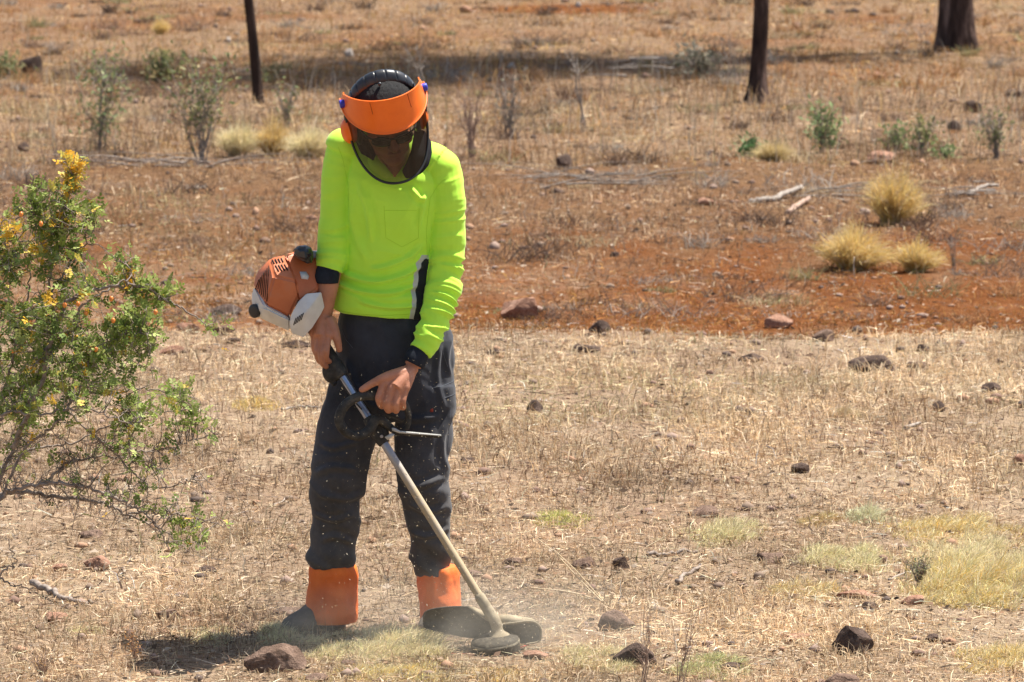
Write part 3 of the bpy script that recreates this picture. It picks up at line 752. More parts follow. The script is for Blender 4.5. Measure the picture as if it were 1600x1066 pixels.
# long dry stalks leaning
def reeds(label, pts_list, cat='dry stalks', r=.0022):
    g = G(*pts_list[0][0][:2]); T = Tubes()
    for pts in pts_list:
        P = [W(p[0], p[1], g.y + p[2]) - g for p in pts]
        P = catmull(P, 5); T.add(P, np.linspace(r, r * .5, len(P)), 4)
    o = T.obj('dry_stalk', M['strawtube']); o.location = g
    return tag(o, label, cat)
M['strawtube'] = noisy('straw_stem', [(.3, (.50, .38, .22)), (.7, (.68, .56, .38))], 50, .7)
reeds('pair of long golden stalks leaning left behind the trimmer guard', [[(948, 948, 0), (905, 905, .0), (868, 865, .0), (840, 842, .0)], [(946, 944, .02), (900, 892, .0), (864, 858, 0)], [(944, 940, .0), (890, 925, .0), (830, 918, 0)]])
reeds('forked straw stalk above the dark bent stick', [[(1022, 925, 0), (1016, 890, 0), (1003, 855, 0)], [(1026, 912, 0), (1046, 885, 0), (1060, 878, 0)], [(1010, 855, 0), (1040, 838, 0), (1050, 825, 0)]])
reeds('dead stem stump with splayed straws in the lower left', [[(255, 980, 0), (252, 960, 0), (262, 948, 0)], [(258, 980, 0), (268, 962, 0), (275, 955, 0)], [(250, 980, 0), (240, 965, 0), (236, 952, 0)], [(256, 980, 0), (258, 955, 0), (250, 945, 0)]], r=.003)

# ================================================================== TREES
M['bark'] = noisy('bark', [(.3, (.022, .014, .012)), (.52, (.060, .040, .033)), (.72, (.20, .135, .11))], 12, 1.0, .02, .9, .03, 22, (1, 1, .22))
M['burnt'] = noisy('charred_bark', [(.3, (.02, .014, .012)), (.7, (.07, .045, .035))], 12, .95, .1, .8, .02, 25, (1, 1, .25))
def tree(label, px, py, topx, r0, H, m, flare=1.5, crown=None, seed=1, limbs=6):
    g = G(px, py); s = scale_at(g.y)
    lean = (topx - px) / s / (py / s)            # sideways per metre up to the top of the frame
    root = thing('tree', label, 'tree', g, 'bare dark trunks behind')
    r = random.Random(seed); P, Rr = [], []
    for k in range(34):
        z = H * (k / 33) ** 1.8; wv = .03 * math.sin(z * 1.7 + seed) * min(1, z)
        P.append(Vector((lean * min(z, 3.0) + wv, wv * .5, z - .03)))
        Rr.append(r0 * (1 - .8 * z / H) * (1 + (flare - 1) * math.exp(-z / (r0 * 1.6))))
    V, F = tube_np(P, Rr, 22)
    ang = np.arctan2(V[:, 1], V[:, 0])
    zz = V[:, 2]; ax = np.array([[p.x, p.y] for p in P]).repeat(22, 0)
    nn = 1 + .10 * fbm(V[:, 0] * 14, V[:, 1] * 14, V[:, 2] * 3, s=seed) + .16 * np.exp(-zz / .18) * np.sin(5 * ang + seed)
    V[:, :2] = ax + (V[:, :2] - ax) * nn[:, None]
    tk = meshobj('trunk', npmesh('trunk', V, F), m); tk.parent = root
    T = Tubes(); tips = []
    for k in range(limbs):
        z = H * r.uniform(.38, .95); b = Vector((lean * 3, 0, z)); a = r.uniform(0, 6.28); l = H * .13 * r.uniform(.6, 1.1)
        p = [b]
        for q in range(6):
            p.append(p[-1] + Vector((math.cos(a), math.sin(a), .8)) * l / 6 + Vector((r.gauss(0, .04), r.gauss(0, .04), 0)))
            tips.append(p[-1])
        T.add(p, np.linspace(r0 * .3, r0 * .06, 7), 6)
    lb = T.obj('limb', m); lb.parent = root
    if crown:
        rr = np.random.default_rng(seed); n = crown
        t_ = np.array([tuple(v_) for v_ in tips] + [(lean * 3, 0, H * q) for q in np.linspace(.42, 1.02, 14)])
        cl = t_[rr.integers(0, len(t_), 150)] + rr.normal(size=(150, 3)) * np.array([.55, .45, .5])
        c0 = cl[rr.integers(0, 150, n)] + rr.normal(size=(n, 3)) * .26
        d = unit(rr.normal(size=(n, 3)) + np.array([0, 0, -.6])); sd = unit(np.cross(d, rr.normal(size=(n, 3))))
        l = .11 * (.6 + .8 * rr.random(n)); Pp = np.stack([c0, c0 + d * l[:, None] * .5, c0 + d * l[:, None]], 1)
        pal = np.array([(.07, .11, .045), (.10, .14, .06), (.05, .08, .035)])
        V, F, C = ribbons(Pp, np.outer(l * .22, [.4, 1, .2]), sd, pal[rr.integers(0, 3, n)])
        cr = meshobj('crown', npmesh('crown', V, F, C), M['leaf'], smooth=False); cr.parent = root
    return root
tree('thick dark trunk with flared base at the top right, casting a thin shadow', 1496, 84, 1494, .155, 17, M['bark'], 1.45, 26000, 5, 40)
tree('slim brown black trunk left of the thick one, widening at its foot', 1182, 162, 1185, .066, 9, M['bark'], 2.0, None, 7, 6)
tree('thin charred black trunk behind the left shoulder', 404, 160, 394, .042, 7, M['burnt'], 1.2, None, 9, 5)

# ================================================================== THE BUSH WITH HIPS (left foreground)
def build_bush():
    r = random.Random(5); nr = np.random.default_rng(5)
    YB = -1.0; base = W(-80, 1105, YB); base.z = float(gh(np.array([base.x]), np.array([base.y]))[0])
    root = thing('rose_bush', 'thorny rose bush with yellowing tips, small green leaves and orange hips', 'bush', base)
    prim = [
     [(-80, 1118, .0), (-55, 900, .02), (5, 740, .05), (40, 650, .02), (68, 560, .0), (82, 500, .0), (78, 440, .0), (92, 370, .0), (106, 310, .0), (116, 248, .0)],
     [(20, 700, .0), (60, 610, -.1), (84, 520, -.12), (110, 470, -.12), (150, 452, -.1), (215, 447, -.08), (268, 474, -.05), (300, 492, -.05), (326, 512, -.04)],
     [(-80, 1118, 0), (-60, 860, -.1), (0, 778, -.12), (60, 758, -.15), (120, 758, -.15), (180, 778, -.12), (215, 798, -.1), (242, 820, -.1), (266, 858, -.1)],
     [(-60, 830, .1), (0, 772, .1), (80, 776, .1), (160, 786, .1), (200, 806, .1), (250, 828, .1), (292, 858, .08)],
     [(-60, 760, -.2), (0, 652, -.2), (60, 648, -.22), (120, 638, -.22), (160, 648, -.2), (216, 668, -.2)],
     [(100, 640, -.05), (160, 690, -.05), (200, 705, -.05), (260, 702, -.03), (300, 688, 0), (342, 677, 0)],
     [(-60, 850, .1), (-20, 700, .15), (10, 600, .15), (30, 520, .12), (45, 440, .1), (40, 400, .1), (18, 350, .1)],
     [(40, 650, .1), (90, 600, .15), (150, 560, .15), (200, 530, .12), (235, 545, .1)],
     [(70, 560, -.1), (100, 530, -.12), (130, 480, -.15), (170, 450, -.15), (205, 430, -.12), (190, 405, -.1)],
     [(200, 802, 0), (255, 800, 0), (300, 808, 0), (350, 822, 0)],
     [(-80, 1100, 0), (0, 905, -.2), (22, 885, -.2), (14, 845, -.2)],
     [(0, 905, -.2), (20, 915, -.2), (50, 920, -.2)],
     [(-50, 700, 0), (-20, 560, 0), (-10, 480, 0), (12, 420, 0), (0, 350, 0)],
     [(60, 600, .2), (110, 610, .2), (170, 615, .22), (230, 605, .2), (285, 625, .15)],
     [(160, 690, -.02), (205, 735, 0), (240, 762, 0), (285, 755, 0), (310, 740, 0)],
     [(78, 460, .02), (110, 410, .05), (140, 370, .06), (152, 335, .05)],
     [(92, 370, 0), (60, 340, -.05), (50, 300, -.06), (58, 268, -.06)],
     [(0, 778, -.1), (40, 700, -.12), (90, 660, -.15), (130, 600, -.15), (150, 545, -.12), (220, 520, -.1)],
     [(60, 758, .05), (120, 720, .08), (190, 715, .1), (250, 735, .1)],
     [(200, 640, .02), (202, 700, .02), (205, 770, .02)],
     [(-60, 800, .25), (-10, 740, .25), (60, 700, .28), (120, 690, .28), (200, 650, .25), (300, 640, .2)],
    ]
    T = Tubes(); nodes = []
    for k, p in enumerate(prim):
        P = catmull([W(a[0], a[1], YB + a[2]) - base for a in p], 9)
        P[1:] += nr.normal(size=P[1:].shape) * .0035
        r0 = .0075 if k < 4 else .005
        if k in (5, 9, 10, 11, 14, 15, 16, 19): r0 = .0032
        T.add(P, np.linspace(r0, .0014, len(P)), 6)
        nodes += [tuple(q) for q in P[len(P) // 5:]]
    clusters = [  # px, py, rx, ry, depth, targets, leafiness
     (112, 268, 12, 28, .03, 16, 1.6), (85, 318, 42, 22, .1, 26, 1), (105, 345, 40, 34, .12, 42, 1), (18, 355, 22, 20, .1, 14, 1),
     (75, 388, 42, 28, .14, 34, 1), (12, 420, 28, 50, .15, 24, 1), (110, 430, 50, 30, .12, 24, .9), (190, 425, 28, 22, .08, 16, .9), (232, 462, 30, 20, .1, 24, 1),
     (90, 490, 80, 36, .22, 56, 1), (20, 510, 40, 40, .22, 30, 1), (195, 490, 40, 28, .15, 30, 1), (228, 540, 24, 22, .1, 16, 1),
     (130, 540, 80, 32, .24, 56, 1), (30, 570, 50, 40, .24, 40, 1), (90, 600, 80, 36, .25, 56, 1), (190, 590, 60, 30, .2, 30, .9),
     (275, 618, 26, 20, .12, 14, .9), (240, 625, 50, 20, .15, 18, .8), (30, 645, 50, 28, .22, 30, .8), (130, 655, 90, 26, .22, 38, .55), (205, 690, 60, 24, .15, 16, .6),
     (30, 700, 60, 30, .2, 20, .35), (120, 725, 110, 40, .2, 44, .16), (230, 760, 60, 40, .12, 26, .25), (270, 820, 50, 28, .1, 16, .45),
     (305, 850, 26, 14, .08, 8, .8), (60, 730, 90, 50, .2, 60, .05), (170, 790, 100, 40, .15, 44, .05), (270, 750, 70, 60, .12, 26, .06), (352, 820, 6, 8, .03, 2, 1), (330, 514, 6, 6, .03, 3, 1.2), (310, 660, 30, 20, .08, 8, .4), (100, 780, 100, 14, .15, 14, .1),
    ]
    NB = np.array(nodes); twigs = []
    for (cx, cy, rx, ry, dp, n, lf) in clusters:
        for _ in range(int(n * .98)):
            a = r.uniform(0, 6.28); q = math.sqrt(r.random())
            tgt = np.array(W(cx + math.cos(a) * rx * q, cy + math.sin(a) * ry * q, YB + r.uniform(-dp, dp)) - base)
            d = np.linalg.norm(NB - tgt, axis=1); j = np.argsort(d)[r.randint(0, 4)]
            b = NB[j]; l = d[j]
            if l > .30: b = b + (tgt - b) * .4; b = NB[np.argmin(np.linalg.norm(NB - b, axis=1))]
            mid = (b + tgt) / 2 + nr.normal(size=3) * max(l, .03) * .18 + np.array([0, 0, .1 * l])
            m1 = (b + mid) / 2 + nr.normal(size=3) * .004
            P = catmull([b, m1, mid, tgt], 3); T.add(P, np.linspace(.0017, .0008, len(P)), 4)
            twigs.append((P, lf))
            for s_ in range(2):   # spurs
                q0 = P[r.randint(3, len(P) - 1)]; dd = unit(nr.normal(size=3) + np.array([0, 0, .3])); e = q0 + dd * r.uniform(.02, .06)
                P2 = np.array([q0, (q0 + e) / 2 + nr.normal(size=3) * .003, e]); T.add(P2, [.001, .0008, .0005], 3)
                twigs.append((P2, lf * .8))
    br = T.obj('branch', M['wood']); br.parent = root
    # leaves: compound, 5-7 leaflets
    Ls, Cs = [], []
    yel = [(110, 262, 26), (98, 290, 22), (15, 352, 24), (62, 400, 18), (100, 420, 14), (85, 470, 14), (205, 440, 12), (60, 575, 10), (50, 680, 16), (185, 655, 10), (195, 560, 8), (150, 450, 9), (230, 460, 10), (95, 340, 12)]
    yw = [(np.array(W(a, b, YB) - base), c_ / 560) for a, b, c_ in yel]
    greens = np.array([(.20, .26, .055), (.27, .33, .08), (.15, .21, .045), (.36, .41, .13), (.23, .29, .06)])
    yellows = np.array([(.72, .44, .05), (.66, .36, .03), (.75, .55, .12), (.60, .50, .10)])
    for P, lf in twigs:
        nl = nr.poisson(lf * (2.9 if len(P) > 4 else 1.7))
        for _ in range(nl):
            k = int(len(P) * (.35 + .65 * r.random())) if len(P) > 4 else r.randint(1, 2)
            b = P[min(k, len(P) - 1)]
            d = unit(nr.normal(size=3) + np.array([0, 0, .25])); up = unit(np.cross(d, unit(nr.normal(size=3) * .6 + np.array([0, 0, 1.0])))) 
            nrm = np.cross(up, d); size = r.uniform(.0075, .0125); rl = size * 2.6
            isy = r.random() < .045 or any(np.hypot(*(b - c_)[[0, 2]]) < q * (.5 + .6 * r.random()) for c_, q in yw if True)
            col = (yellows if isy else greens)[r.randint(0, 3)] * r.uniform(.75, 1.25)
            npair = r.choice((2, 3))
            for j in range(npair * 2 + 1):
                if j == npair * 2: o_, ld = b + d * rl, d
                else:
                    t_ = (j // 2 + 1) / (npair + .6); sgn = 1 if j % 2 else -1
                    o_ = b + d * rl * t_; ld = unit(up * sgn + d * .55)
                sd = unit(np.cross(ld, nrm)) * size * .36
                tilt = nrm * size * r.uniform(-.25, .45)
                Ls.append([o_, o_ + ld * size * .3 - sd + tilt * .4, o_ + ld * size * .72 - sd * .85 + tilt * .8, o_ + ld * size * 1.1 + tilt, o_ + ld * size * .72 + sd * .85 + tilt * .8, o_ + ld * size * .3 + sd + tilt * .4])
                Cs.append(col * r.uniform(.85, 1.15))
    A = np.array(Ls); n = len(A)
    i6 = np.arange(n)[:, None] * 6
    Fq = np.concatenate([i6 + np.array([[0, 1, 2, 3]]), i6 + np.array([[0, 3, 4, 5]])])
    lv = meshobj('foliage', npmesh('foliage', A.reshape(-1, 3), Fq, np.repeat(np.array(Cs), 6, 0)), M['leaf'], smooth=False); lv.parent = root
    # hips
    hm = noisy('rose_hip', [(.3, (.62, .13, .03)), (.7, (.75, .28, .05))], 30, .3, .5, 0)
    bm = bmesh.new(); bmesh.ops.create_uvsphere(bm, u_segments=12, v_segments=8, radius=.0062)
    for v in bm.verts:
        v.co.z *= 1.25
        if v.co.z < -.008: v.co.xy *= .6
    me = bpy.data.meshes.new('rose_hip'); bm.to_mesh(me); bm.free()
    first = None
    for (a, b) in [(174, 467), (101, 477), (122, 475), (134, 490), (177, 501), (243, 488), (33, 335), (64, 350), (20, 548), (48, 505), (150, 546)]:
        if first is None: o = first = meshobj('rose_hip', me, hm)
        else: o = first.copy(); COL.objects.link(o)
        o.parent = root; o.location = W(a, b, YB - .16) - base
    return root
build_bush()

# ================================================================== PERSON
def ring_loft(rings, sides=28, sub=4):
    """rings: (centre Vector, e1 Vector, e2 Vector) -> closed shell verts/faces"""
    C = catmull([r[0] for r in rings], sub); E1 = catmull([r[1] for r in rings], sub); E2 = catmull([r[2] for r in rings], sub)
    n = len(C); a = np.arange(sides) * 2 * np.pi / sides
    V = (C[:, None] + np.cos(a)[None, :, None] * E1[:, None] + np.sin(a)[None, :, None] * E2[:, None]).reshape(-1, 3)
    faces = []
    for i in range(n - 1):
        for j in range(sides):
            j2 = (j + 1) % sides; faces.append([i * sides + j, i * sides + j2, (i + 1) * sides + j2, (i + 1) * sides + j])
    V = V.tolist(); V.append(C[0].tolist()); V.append(C[-1].tolist()); k = len(V)
    for j in range(sides):
        j2 = (j + 1) % sides
        faces.append([j2, j, k - 2]); faces.append([(n - 1) * sides + j, (n - 1) * sides + j2, k - 1])
    return V, faces
def limb(pts, rad, sides=20, sub=4, flat=1.0, flatdir=None):
    """pts world Vectors; rad per point"""
    P = [Vector(p) for p in pts]; rings = []
    for i, p in enumerate(P):
        t = (P[min(i + 1, len(P) - 1)] - P[max(i - 1, 0)]).normalized()
        ref = flatdir if flatdir is not None else Vector((0, 1, 0))
        e2 = (ref - t * ref.dot(t)).normalized(); e1 = t.cross(e2).normalized()
        r = rad[i]; rings.append((p, e1 * r, e2 * r * flat))
    return ring_loft(rings, sides, sub)
def torso_ring(px, py, Y, rx, ry, tilt=0, yaw=0):
    t = math.radians(tilt); yw = math.radians(yaw)
    return (W(px, py, Y), Vector((math.cos(t) * math.cos(yw), math.cos(t) * math.sin(yw), -math.sin(t))) * rx, Vector((-math.sin(yw), math.cos(yw), 0)) * ry)
class Shell:
    def __init__(s): s.V, s.F = [], []
    def add(s, vf):
        k = len(s.V); s.V += [tuple(v) for v in vf[0]]; s.F += [[i + k for i in f] for f in vf[1]]
    def ell(s, c, ax, rad, sub=3):
        """ellipsoid at c, ax 3 unit Vectors"""
        bm = bmesh.new(); bmesh.ops.create_icosphere(bm, subdivisions=sub, radius=1)
        s.add(([Vector(c) + ax[0] * v.co.x * rad[0] + ax[1] * v.co.y * rad[1] + ax[2] * v.co.z * rad[2] for v in bm.verts], [[v.index for v in f.verts] for f in bm.faces])); bm.free()
    def remesh(s, name, voxel, smooth=4, fac=.5):
        me = bpy.data.meshes.new(name + '_raw'); me.from_pydata(s.V, [], s.F); me.update()
        bm = bmesh.new(); bm.from_mesh(me); bmesh.ops.recalc_face_normals(bm, faces=bm.faces); bm.to_mesh(me); bm.free()
        o = bpy.data.objects.new(name + '_raw', me); COL.objects.link(o)
        md = o.modifiers.new('r', 'REMESH'); md.mode = 'VOXEL'; md.voxel_size = voxel
        if smooth:
            ms = o.modifiers.new('s', 'SMOOTH'); ms.iterations = smooth; ms.factor = fac
        dg_ = bpy.context.evaluated_depsgraph_get(); dg_.update()
        out = bpy.data.meshes.new_from_object(o.evaluated_get(dg_)); out.name = name
        bpy.data.objects.remove(o); bpy.data.meshes.remove(me)
        return out
def mverts(me):
    a = np.empty(len(me.vertices) * 3, np.float32); me.vertices.foreach_get('co', a); return a.reshape(-1, 3).astype(float)
def mnorm(me):
    a = np.empty(len(me.vertices) * 3, np.float32); me.vertex_normals.foreach_get('vector', a); return a.reshape(-1, 3).astype(float)
def setv(me, V): me.vertices.foreach_set('co', np.ascontiguousarray(V, np.float32).ravel()); me.update()
def axis_param(V, pts):
    """distance to a polyline, arc length of nearest point"""
    P = np.array([tuple(p) for p in pts]); best = np.full(len(V), 1e9); arc = np.zeros(len(V)); s0 = 0
    for a, b in zip(P[:-1], P[1:]):
        ab = b - a; l = np.linalg.norm(ab); t_ = np.clip((V - a) @ ab / l ** 2, 0, 1)
        d = np.linalg.norm(V - (a + t_[:, None] * ab), axis=1); m_ = d < best
        best[m_] = d[m_]; arc[m_] = s0 + t_[m_] * l; s0 += l
    return best, arc
def topix(V):
    """where world points fall in the photograph"""
    d = V - np.array([0, CAMY, CAMZ]); z = d[:, 1] * CP - d[:, 2] * SP; yv = d[:, 1] * SP + d[:, 2] * CP
    return 800 + FPX * d[:, 0] / z, 533 - FPX * yv / z
def ridge(n): return 1 - 2 * np.abs(n)

person = thing('person', 'person in a lime hi-vis shirt and dark trousers, bent over a grass trimmer', 'person', G(600, 1002))

# ---- skeleton points (photo spot and depth)
rA = [W(540, 232, -.10), W(528, 272, -.105), W(525, 320, -.10), W(522, 368, -.09), W(518, 405, -.10), (W(514, 421, -.105))]
rAr = [.056, .047, .044, .048, .046, .043]
lA = [W(690, 264, -.09), W(699, 318, -.095), W(699, 370, -.085), W(698, 415, -.085), W(691, 463, -.11), W(673, 517, -.15), W(655, 549, -.175)]
lAr = [.060, .056, .054, .053, .051, .045, .037]

# ---- shirt
sh = Shell()
sh.add(ring_loft([
    torso_ring(601, 490, -.005, .167, .125, 8), torso_ring(602, 468, -.01, .167, .127, 6), torso_ring(605, 425, -.025, .152, .116, 3),
    torso_ring(607, 370, -.05, .150, .112, 4), torso_ring(611, 320, -.07, .160, .114, 7), torso_ring(613, 280, -.08, .170, .100, 11),
    torso_ring(613, 254, -.085, .158, .082, 14), torso_ring(612, 236, -.085, .112, .066, 15), torso_ring(611, 224, -.085, .062, .050, 14)], 40, 5))
sh.add(limb(rA, rAr)); sh.add(limb(lA, lAr))
sh.ell(W(541, 229, -.10), (Vector((1, 0, 0)), Vector((0, 1, 0)), Vector((0, 0, 1))), (.058, .060, .055))
sh.add(limb([W(618, 232, -.085), W(655, 246, -.085), W(690, 262, -.09)], [.058, .058, .060])); sh.add(limb([W(608, 226, -.085), W(575, 224, -.09), W(541, 229, -.10)], [.050, .050, .055]))
sh.ell(W(689, 263, -.09), (Vector((1, 0, 0)), Vector((0, 1, 0)), Vector((0, 0, 1))), (.062, .062, .060))
me = sh.remesh('shirt', .0036, 7, .6)
V = mverts(me); Nn = mnorm(me); px_, py_ = topix(V)
dl, al = axis_param(V, lA); dr, ar = axis_param(V, rA)
torso_core = ((V[:, 0] - W(607, 360, 0).x) / .15)
rloc = np.interp(al, np.cumsum([0] + [(lA[i_ + 1] - lA[i_]).length for i_ in range(6)]), lAr)
isl = (dl < rloc + .004)
isr = (dr < .056) & (px_ < 552) & (py_ < 424)
disp = np.zeros(len(V))
# cloth folds on the body: loose drapes from shoulders and gathered rolls near the hem
n1 = fbm(V[:, 0] * 6 + V[:, 2] * 2.0, V[:, 1] * 6, V[:, 2] * 8, s=3)
disp += .007 * n1
lowr = ss(400, 470, py_)
n2 = ridge(fbm(V[:, 0] * 3.2, V[:, 1] * 3, V[:, 2] * 17 + V[:, 0] * 5.0, s=8, o=2))
disp += (.0045 + .010 * lowr) * (n2 - .3) * (~isl & ~isr)
n3 = ridge(vn(V[:, 0] * 9 - V[:, 2] * 5, V[:, 1] * 4, V[:, 2] * 3 + V[:, 0] * 4, s=12))
disp += .0055 * (n3 - .4) * ss(420, 300, py_) * (~isl & ~isr)
# sleeve rolls
th = np.arctan2(V[:, 1] + .1, V[:, 0] - .55)
def rolls(arc, sx, seed, lam):
    u = arc / lam + .9 * vn(V[:, 0] * 9, V[:, 1] * 9, arc * 6, s=seed) + V[:, 0] * 5
    return ridge(vn(u, V[:, 0] * 6 + seed, V[:, 1] * 6, s=seed + 1))
wl = isl * (.35 + .65 * ss(.20, .30, al)); disp += wl * .0085 * (rolls(al, 1, 21, .022) - .45)
wr = isr * (.3 + .7 * ss(.10, .2, ar)); disp += wr * .005 * (rolls(ar, 1, 31, .026) - .45)
def folds(px, py, lst):
    d = np.zeros(len(px)); Q = np.stack([px, py * 0, py], -1)
    for wd_, hh, pts in lst:
        pp = catmull([Vector((a_, 0, b_)) for a_, b_ in pts], 5)
        ds, ar_ = axis_param(Q, pp); L0 = np.sum(np.linalg.norm(np.diff(pp, axis=0), axis=1))
        fade = np.clip(np.minimum(ar_, L0 - ar_) / 12, 0, 1)
        d += hh * fade * (np.exp(-(ds / wd_) ** 2) - .6 * np.exp(-((ds - wd_ * 1.7) / wd_) ** 2))
    return d
tmask = (~isl & ~isr) * (Nn[:, 1] < .3)
disp += 1.25 * tmask * folds(px_, py_, [
    (4, .006, [(662, 380), (640, 402), (600, 418), (575, 420)]), (4, .009, [(662, 412), (630, 430), (585, 440), (536, 428)]),
    (3.5, .008, [(654, 446), (610, 458), (565, 455), (524, 440)]), (3.5, .006, [(650, 478), (605, 480), (560, 470)]),
    (5, .004, [(548, 320), (556, 370), (575, 410)]), (4, .004, [(664, 300), (658, 335), (652, 360)]),
    (5, .006, [(560, 285), (575, 330), (580, 380)]), (4, .006, [(640, 290), (655, 310), (668, 305)])])
# arm-body crease
V = V + Nn * disp[:, None]
setv(me, V)
# black side panel with piping
lx = np.interp(py_, [250, 395, 412, 450, 497], [680, 668, 657, 650, 647])
dpanel = px_ - lx
dpanel = np.where(isl, -60, dpanel)
dpanel = np.where(py_ < 405, np.minimum(dpanel, (py_ - 405) * 1.0), dpanel)
lp = np.where((px_ < 548) & (py_ > 400) & (py_ < 450) & ~isr, np.minimum(546 - px_, 446 - py_), -60)
lp = np.where(V[:, 1] > -.06, lp, -60)
dpanel = np.maximum(dpanel, np.where(lp > 0, lp, -60))
a = me.attributes.new('panel', 'FLOAT', 'POINT'); a.data.foreach_set('value', dpanel.astype(np.float32))
m = mat('hi_vis_fabric', rough=.75, spec=.25)
at_ = N(m, 'ShaderNodeAttribute', attribute_name='panel')
mr = N(m, 'ShaderNodeMapRange'); mr.inputs[1].default_value = -20; mr.inputs[2].default_value = 20; L(m, at_.outputs['Fac'], mr.inputs[0])
rp = N(m, 'ShaderNodeValToRGB'); rp.color_ramp.interpolation = 'CONSTANT'; e = rp.color_ramp.elements
e[0].position = 0; e[0].color = (.50, .88, .065, 1); e[1].position = .335; e[1].color = (.48, .48, .45, 1)
k = e.new(.5); k.color = (.012, .013, .018, 1); L(m, mr.outputs[0], rp.inputs[0])
v = coords(m)
n_ = noise(m, v, 9, 4); cc = mixc(m, 1.0, rp.outputs[0], ramp(m, n_, [(.3, (.93, .95, .9)), (.6, (1, 1, 1))]), 'MULTIPLY')
L(m, cc, B(m).inputs['Base Color'])
B(m).inputs['Sheen Weight'].default_value = .15
bump(m, noise(m, v, 420, 2), .12, .002)
M['hivis'] = m
shirt = meshobj('shirt', me, m, person)
bv_shirt = BVHTree.FromPolygons([tuple(q) for q in V], [list(p.vertices) for p in me.polygons])
def on_surface(bvh, px, py, off=.0008):
    o = Vector((0, CAMY, CAMZ)); d = ray(px, py).normalized(); h = bvh.ray_cast(o, d)
    return None if h[0] is None else h[0] + h[1] * off
def seam(bvh, pts, name, m, parent, r=.0009, sub=14, off=.0002):
    P = []
    for (a, b) in zip(pts[:-1], pts[1:]):
        for q in range(sub): 
            t_ = q / sub; h = on_surface(bvh, a[0] * (1 - t_) + b[0] * t_, a[1] * (1 - t_) + b[1] * t_, off)
            if h is not None: P.append(h)
    if len(P) > 2: return P
    return None
M['seam'] = mat('seam_thread', (.36, .70, .03), .8, .2)
T = Tubes()
for pts in [[(600, 322), (603, 372), (628, 386), (654, 372), (655, 322)], [(600, 329), (655, 329)], [(668, 405), (666, 360), (672, 310), (684, 290), (700, 275)], [(546, 345), (544, 290), (536, 250), (528, 228)], [(522, 484), (560, 491), (600, 493), (642, 491)]]:
    P = seam(bv_shirt, pts, 'seam', None, None)
    if P: T.add(P, .0006, 4)
T.obj('seam', M['seam'], shirt)
bt = Shell()
# collar flaps, button placket
def slab(pts, th, m, name, parent, bev=.002):
    """pts: list of world points of a thin flap (fan polygon); thick by th along its normal"""
    P = [Vector(p) for p in pts]; nrm = Vector((0, 0, 0))
    c_ = sum(P, Vector()) / len(P)
    for i_ in range(len(P)): nrm += (P[i_] - c_).cross(P[(i_ + 1) % len(P)] - c_)
    nrm.normalize(); n = len(P)
    bm = bmesh.new(); a1 = [bm.verts.new(p + nrm * th / 2) for p in P]; b1 = [bm.verts.new(p - nrm * th / 2) for p in P]
    bm.faces.new(a1); bm.faces.new(b1[::-1])
    for i_ in range(n): bm.faces.new([a1[i_], b1[i_], b1[(i_ + 1) % n], a1[(i_ + 1) % n]])
    bmesh.ops.recalc_face_normals(bm, faces=bm.faces)
    if bev: bmesh.ops.bevel(bm, geom=bm.edges[:], offset=bev, segments=2, affect='EDGES', clamp_overlap=True)
    me = bpy.data.meshes.new(name); bm.to_mesh(me); bm.free()
    return meshobj(name, me, m, parent, smooth=True)
M['hivis2'] = mat('collar_fabric', (.50, .88, .065), .75, .25)
slab([W(580, 232, -.150), W(588, 240, -.180), W(601, 258, -.200), W(616, 276, -.196), W(602, 280, -.193), W(580, 266, -.185), W(570, 246, -.150)], .004, M['hivis2'], 'collar', shirt)
slab([W(652, 236, -.150), W(642, 244, -.180), W(630, 260, -.200), W(618, 276, -.196), W(634, 281, -.193), W(652, 270, -.185), W(662, 252, -.150)], .004, M['hivis2'], 'collar', shirt)
# cuffs
M['cuff'] = noisy('cuff_knit', [(.3, (.010, .012, .018)), (.7, (.022, .026, .036))], 40, .8, .2, .3, .002, 200)
for nm, pts, rr in (('r', [W(515, 414, -.105), W(513, 424, -.108), W(511, 434, -.11), W(511, 442, -.11)], [.032, .037, .038, .036]), ('l', [W(657, 546, -.173), W(653, 554, -.178), W(648, 563, -.183), W(645, 569, -.185)], [.030, .0345, .036, .034])):
    V_, F_ = limb(pts, rr, 28, 5); P = np.array(V_); P += (.0012 * np.sin(np.arange(len(P)) * 1.57))[:, None] * 0
    meshobj('cuff', pymesh('cuff', V_, F_), M['cuff'], shirt)

# ---- trousers
tr = Shell()
tr.add(ring_loft([torso_ring(606, 470, .0, .135, .10, 3), torso_ring(612, 500, .005, .168, .118, 2), torso_ring(616, 535, .01, .184, .125, 0), torso_ring(618, 580, .01, .186, .122, 0), torso_ring(616, 625, .005, .176, .110, 0), torso_ring(612, 655, .005, .12, .08, 0)], 36, 4))
rL = [W(565, 600, .0), W(550, 650, -.005), W(537, 700, -.02), W(529, 745, -.035), W(526, 800, -.01), W(521, 850, .01), W(519, 884, .01)]
rLr = [.092, .095, .088, .083, .076, .073, .066]
lL = [W(666, 600, .0), W(664, 650, -.005), W(661, 700, -.02), W(660, 750, -.04), W(668, 800, -.02), W(673, 850, .0), W(679, 892, .015)]
lLr = [.092, .094, .086, .077, .073, .068, .058]
tr.add(limb(rL, rLr, 28)); tr.add(limb(lL, lLr, 28))
me = tr.remesh('trousers', .0042, 6, .6)
V = mverts(me); Nn = mnorm(me); px_, py_ = topix(V)
disp = .005 * fbm(V[:, 0] * 7, V[:, 1] * 7, V[:, 2] * 6, s=44)
fz = ridge(fbm(V[:, 0] * 4 + 2 * V[:, 2], V[:, 1] * 4, V[:, 2] * 13 + V[:, 0] * 9, s=46, o=2)) - .35
disp += .0085 * fz * (.5 + ss(690, 740, py_) * .6 + ss(820, 880, py_) * .8)
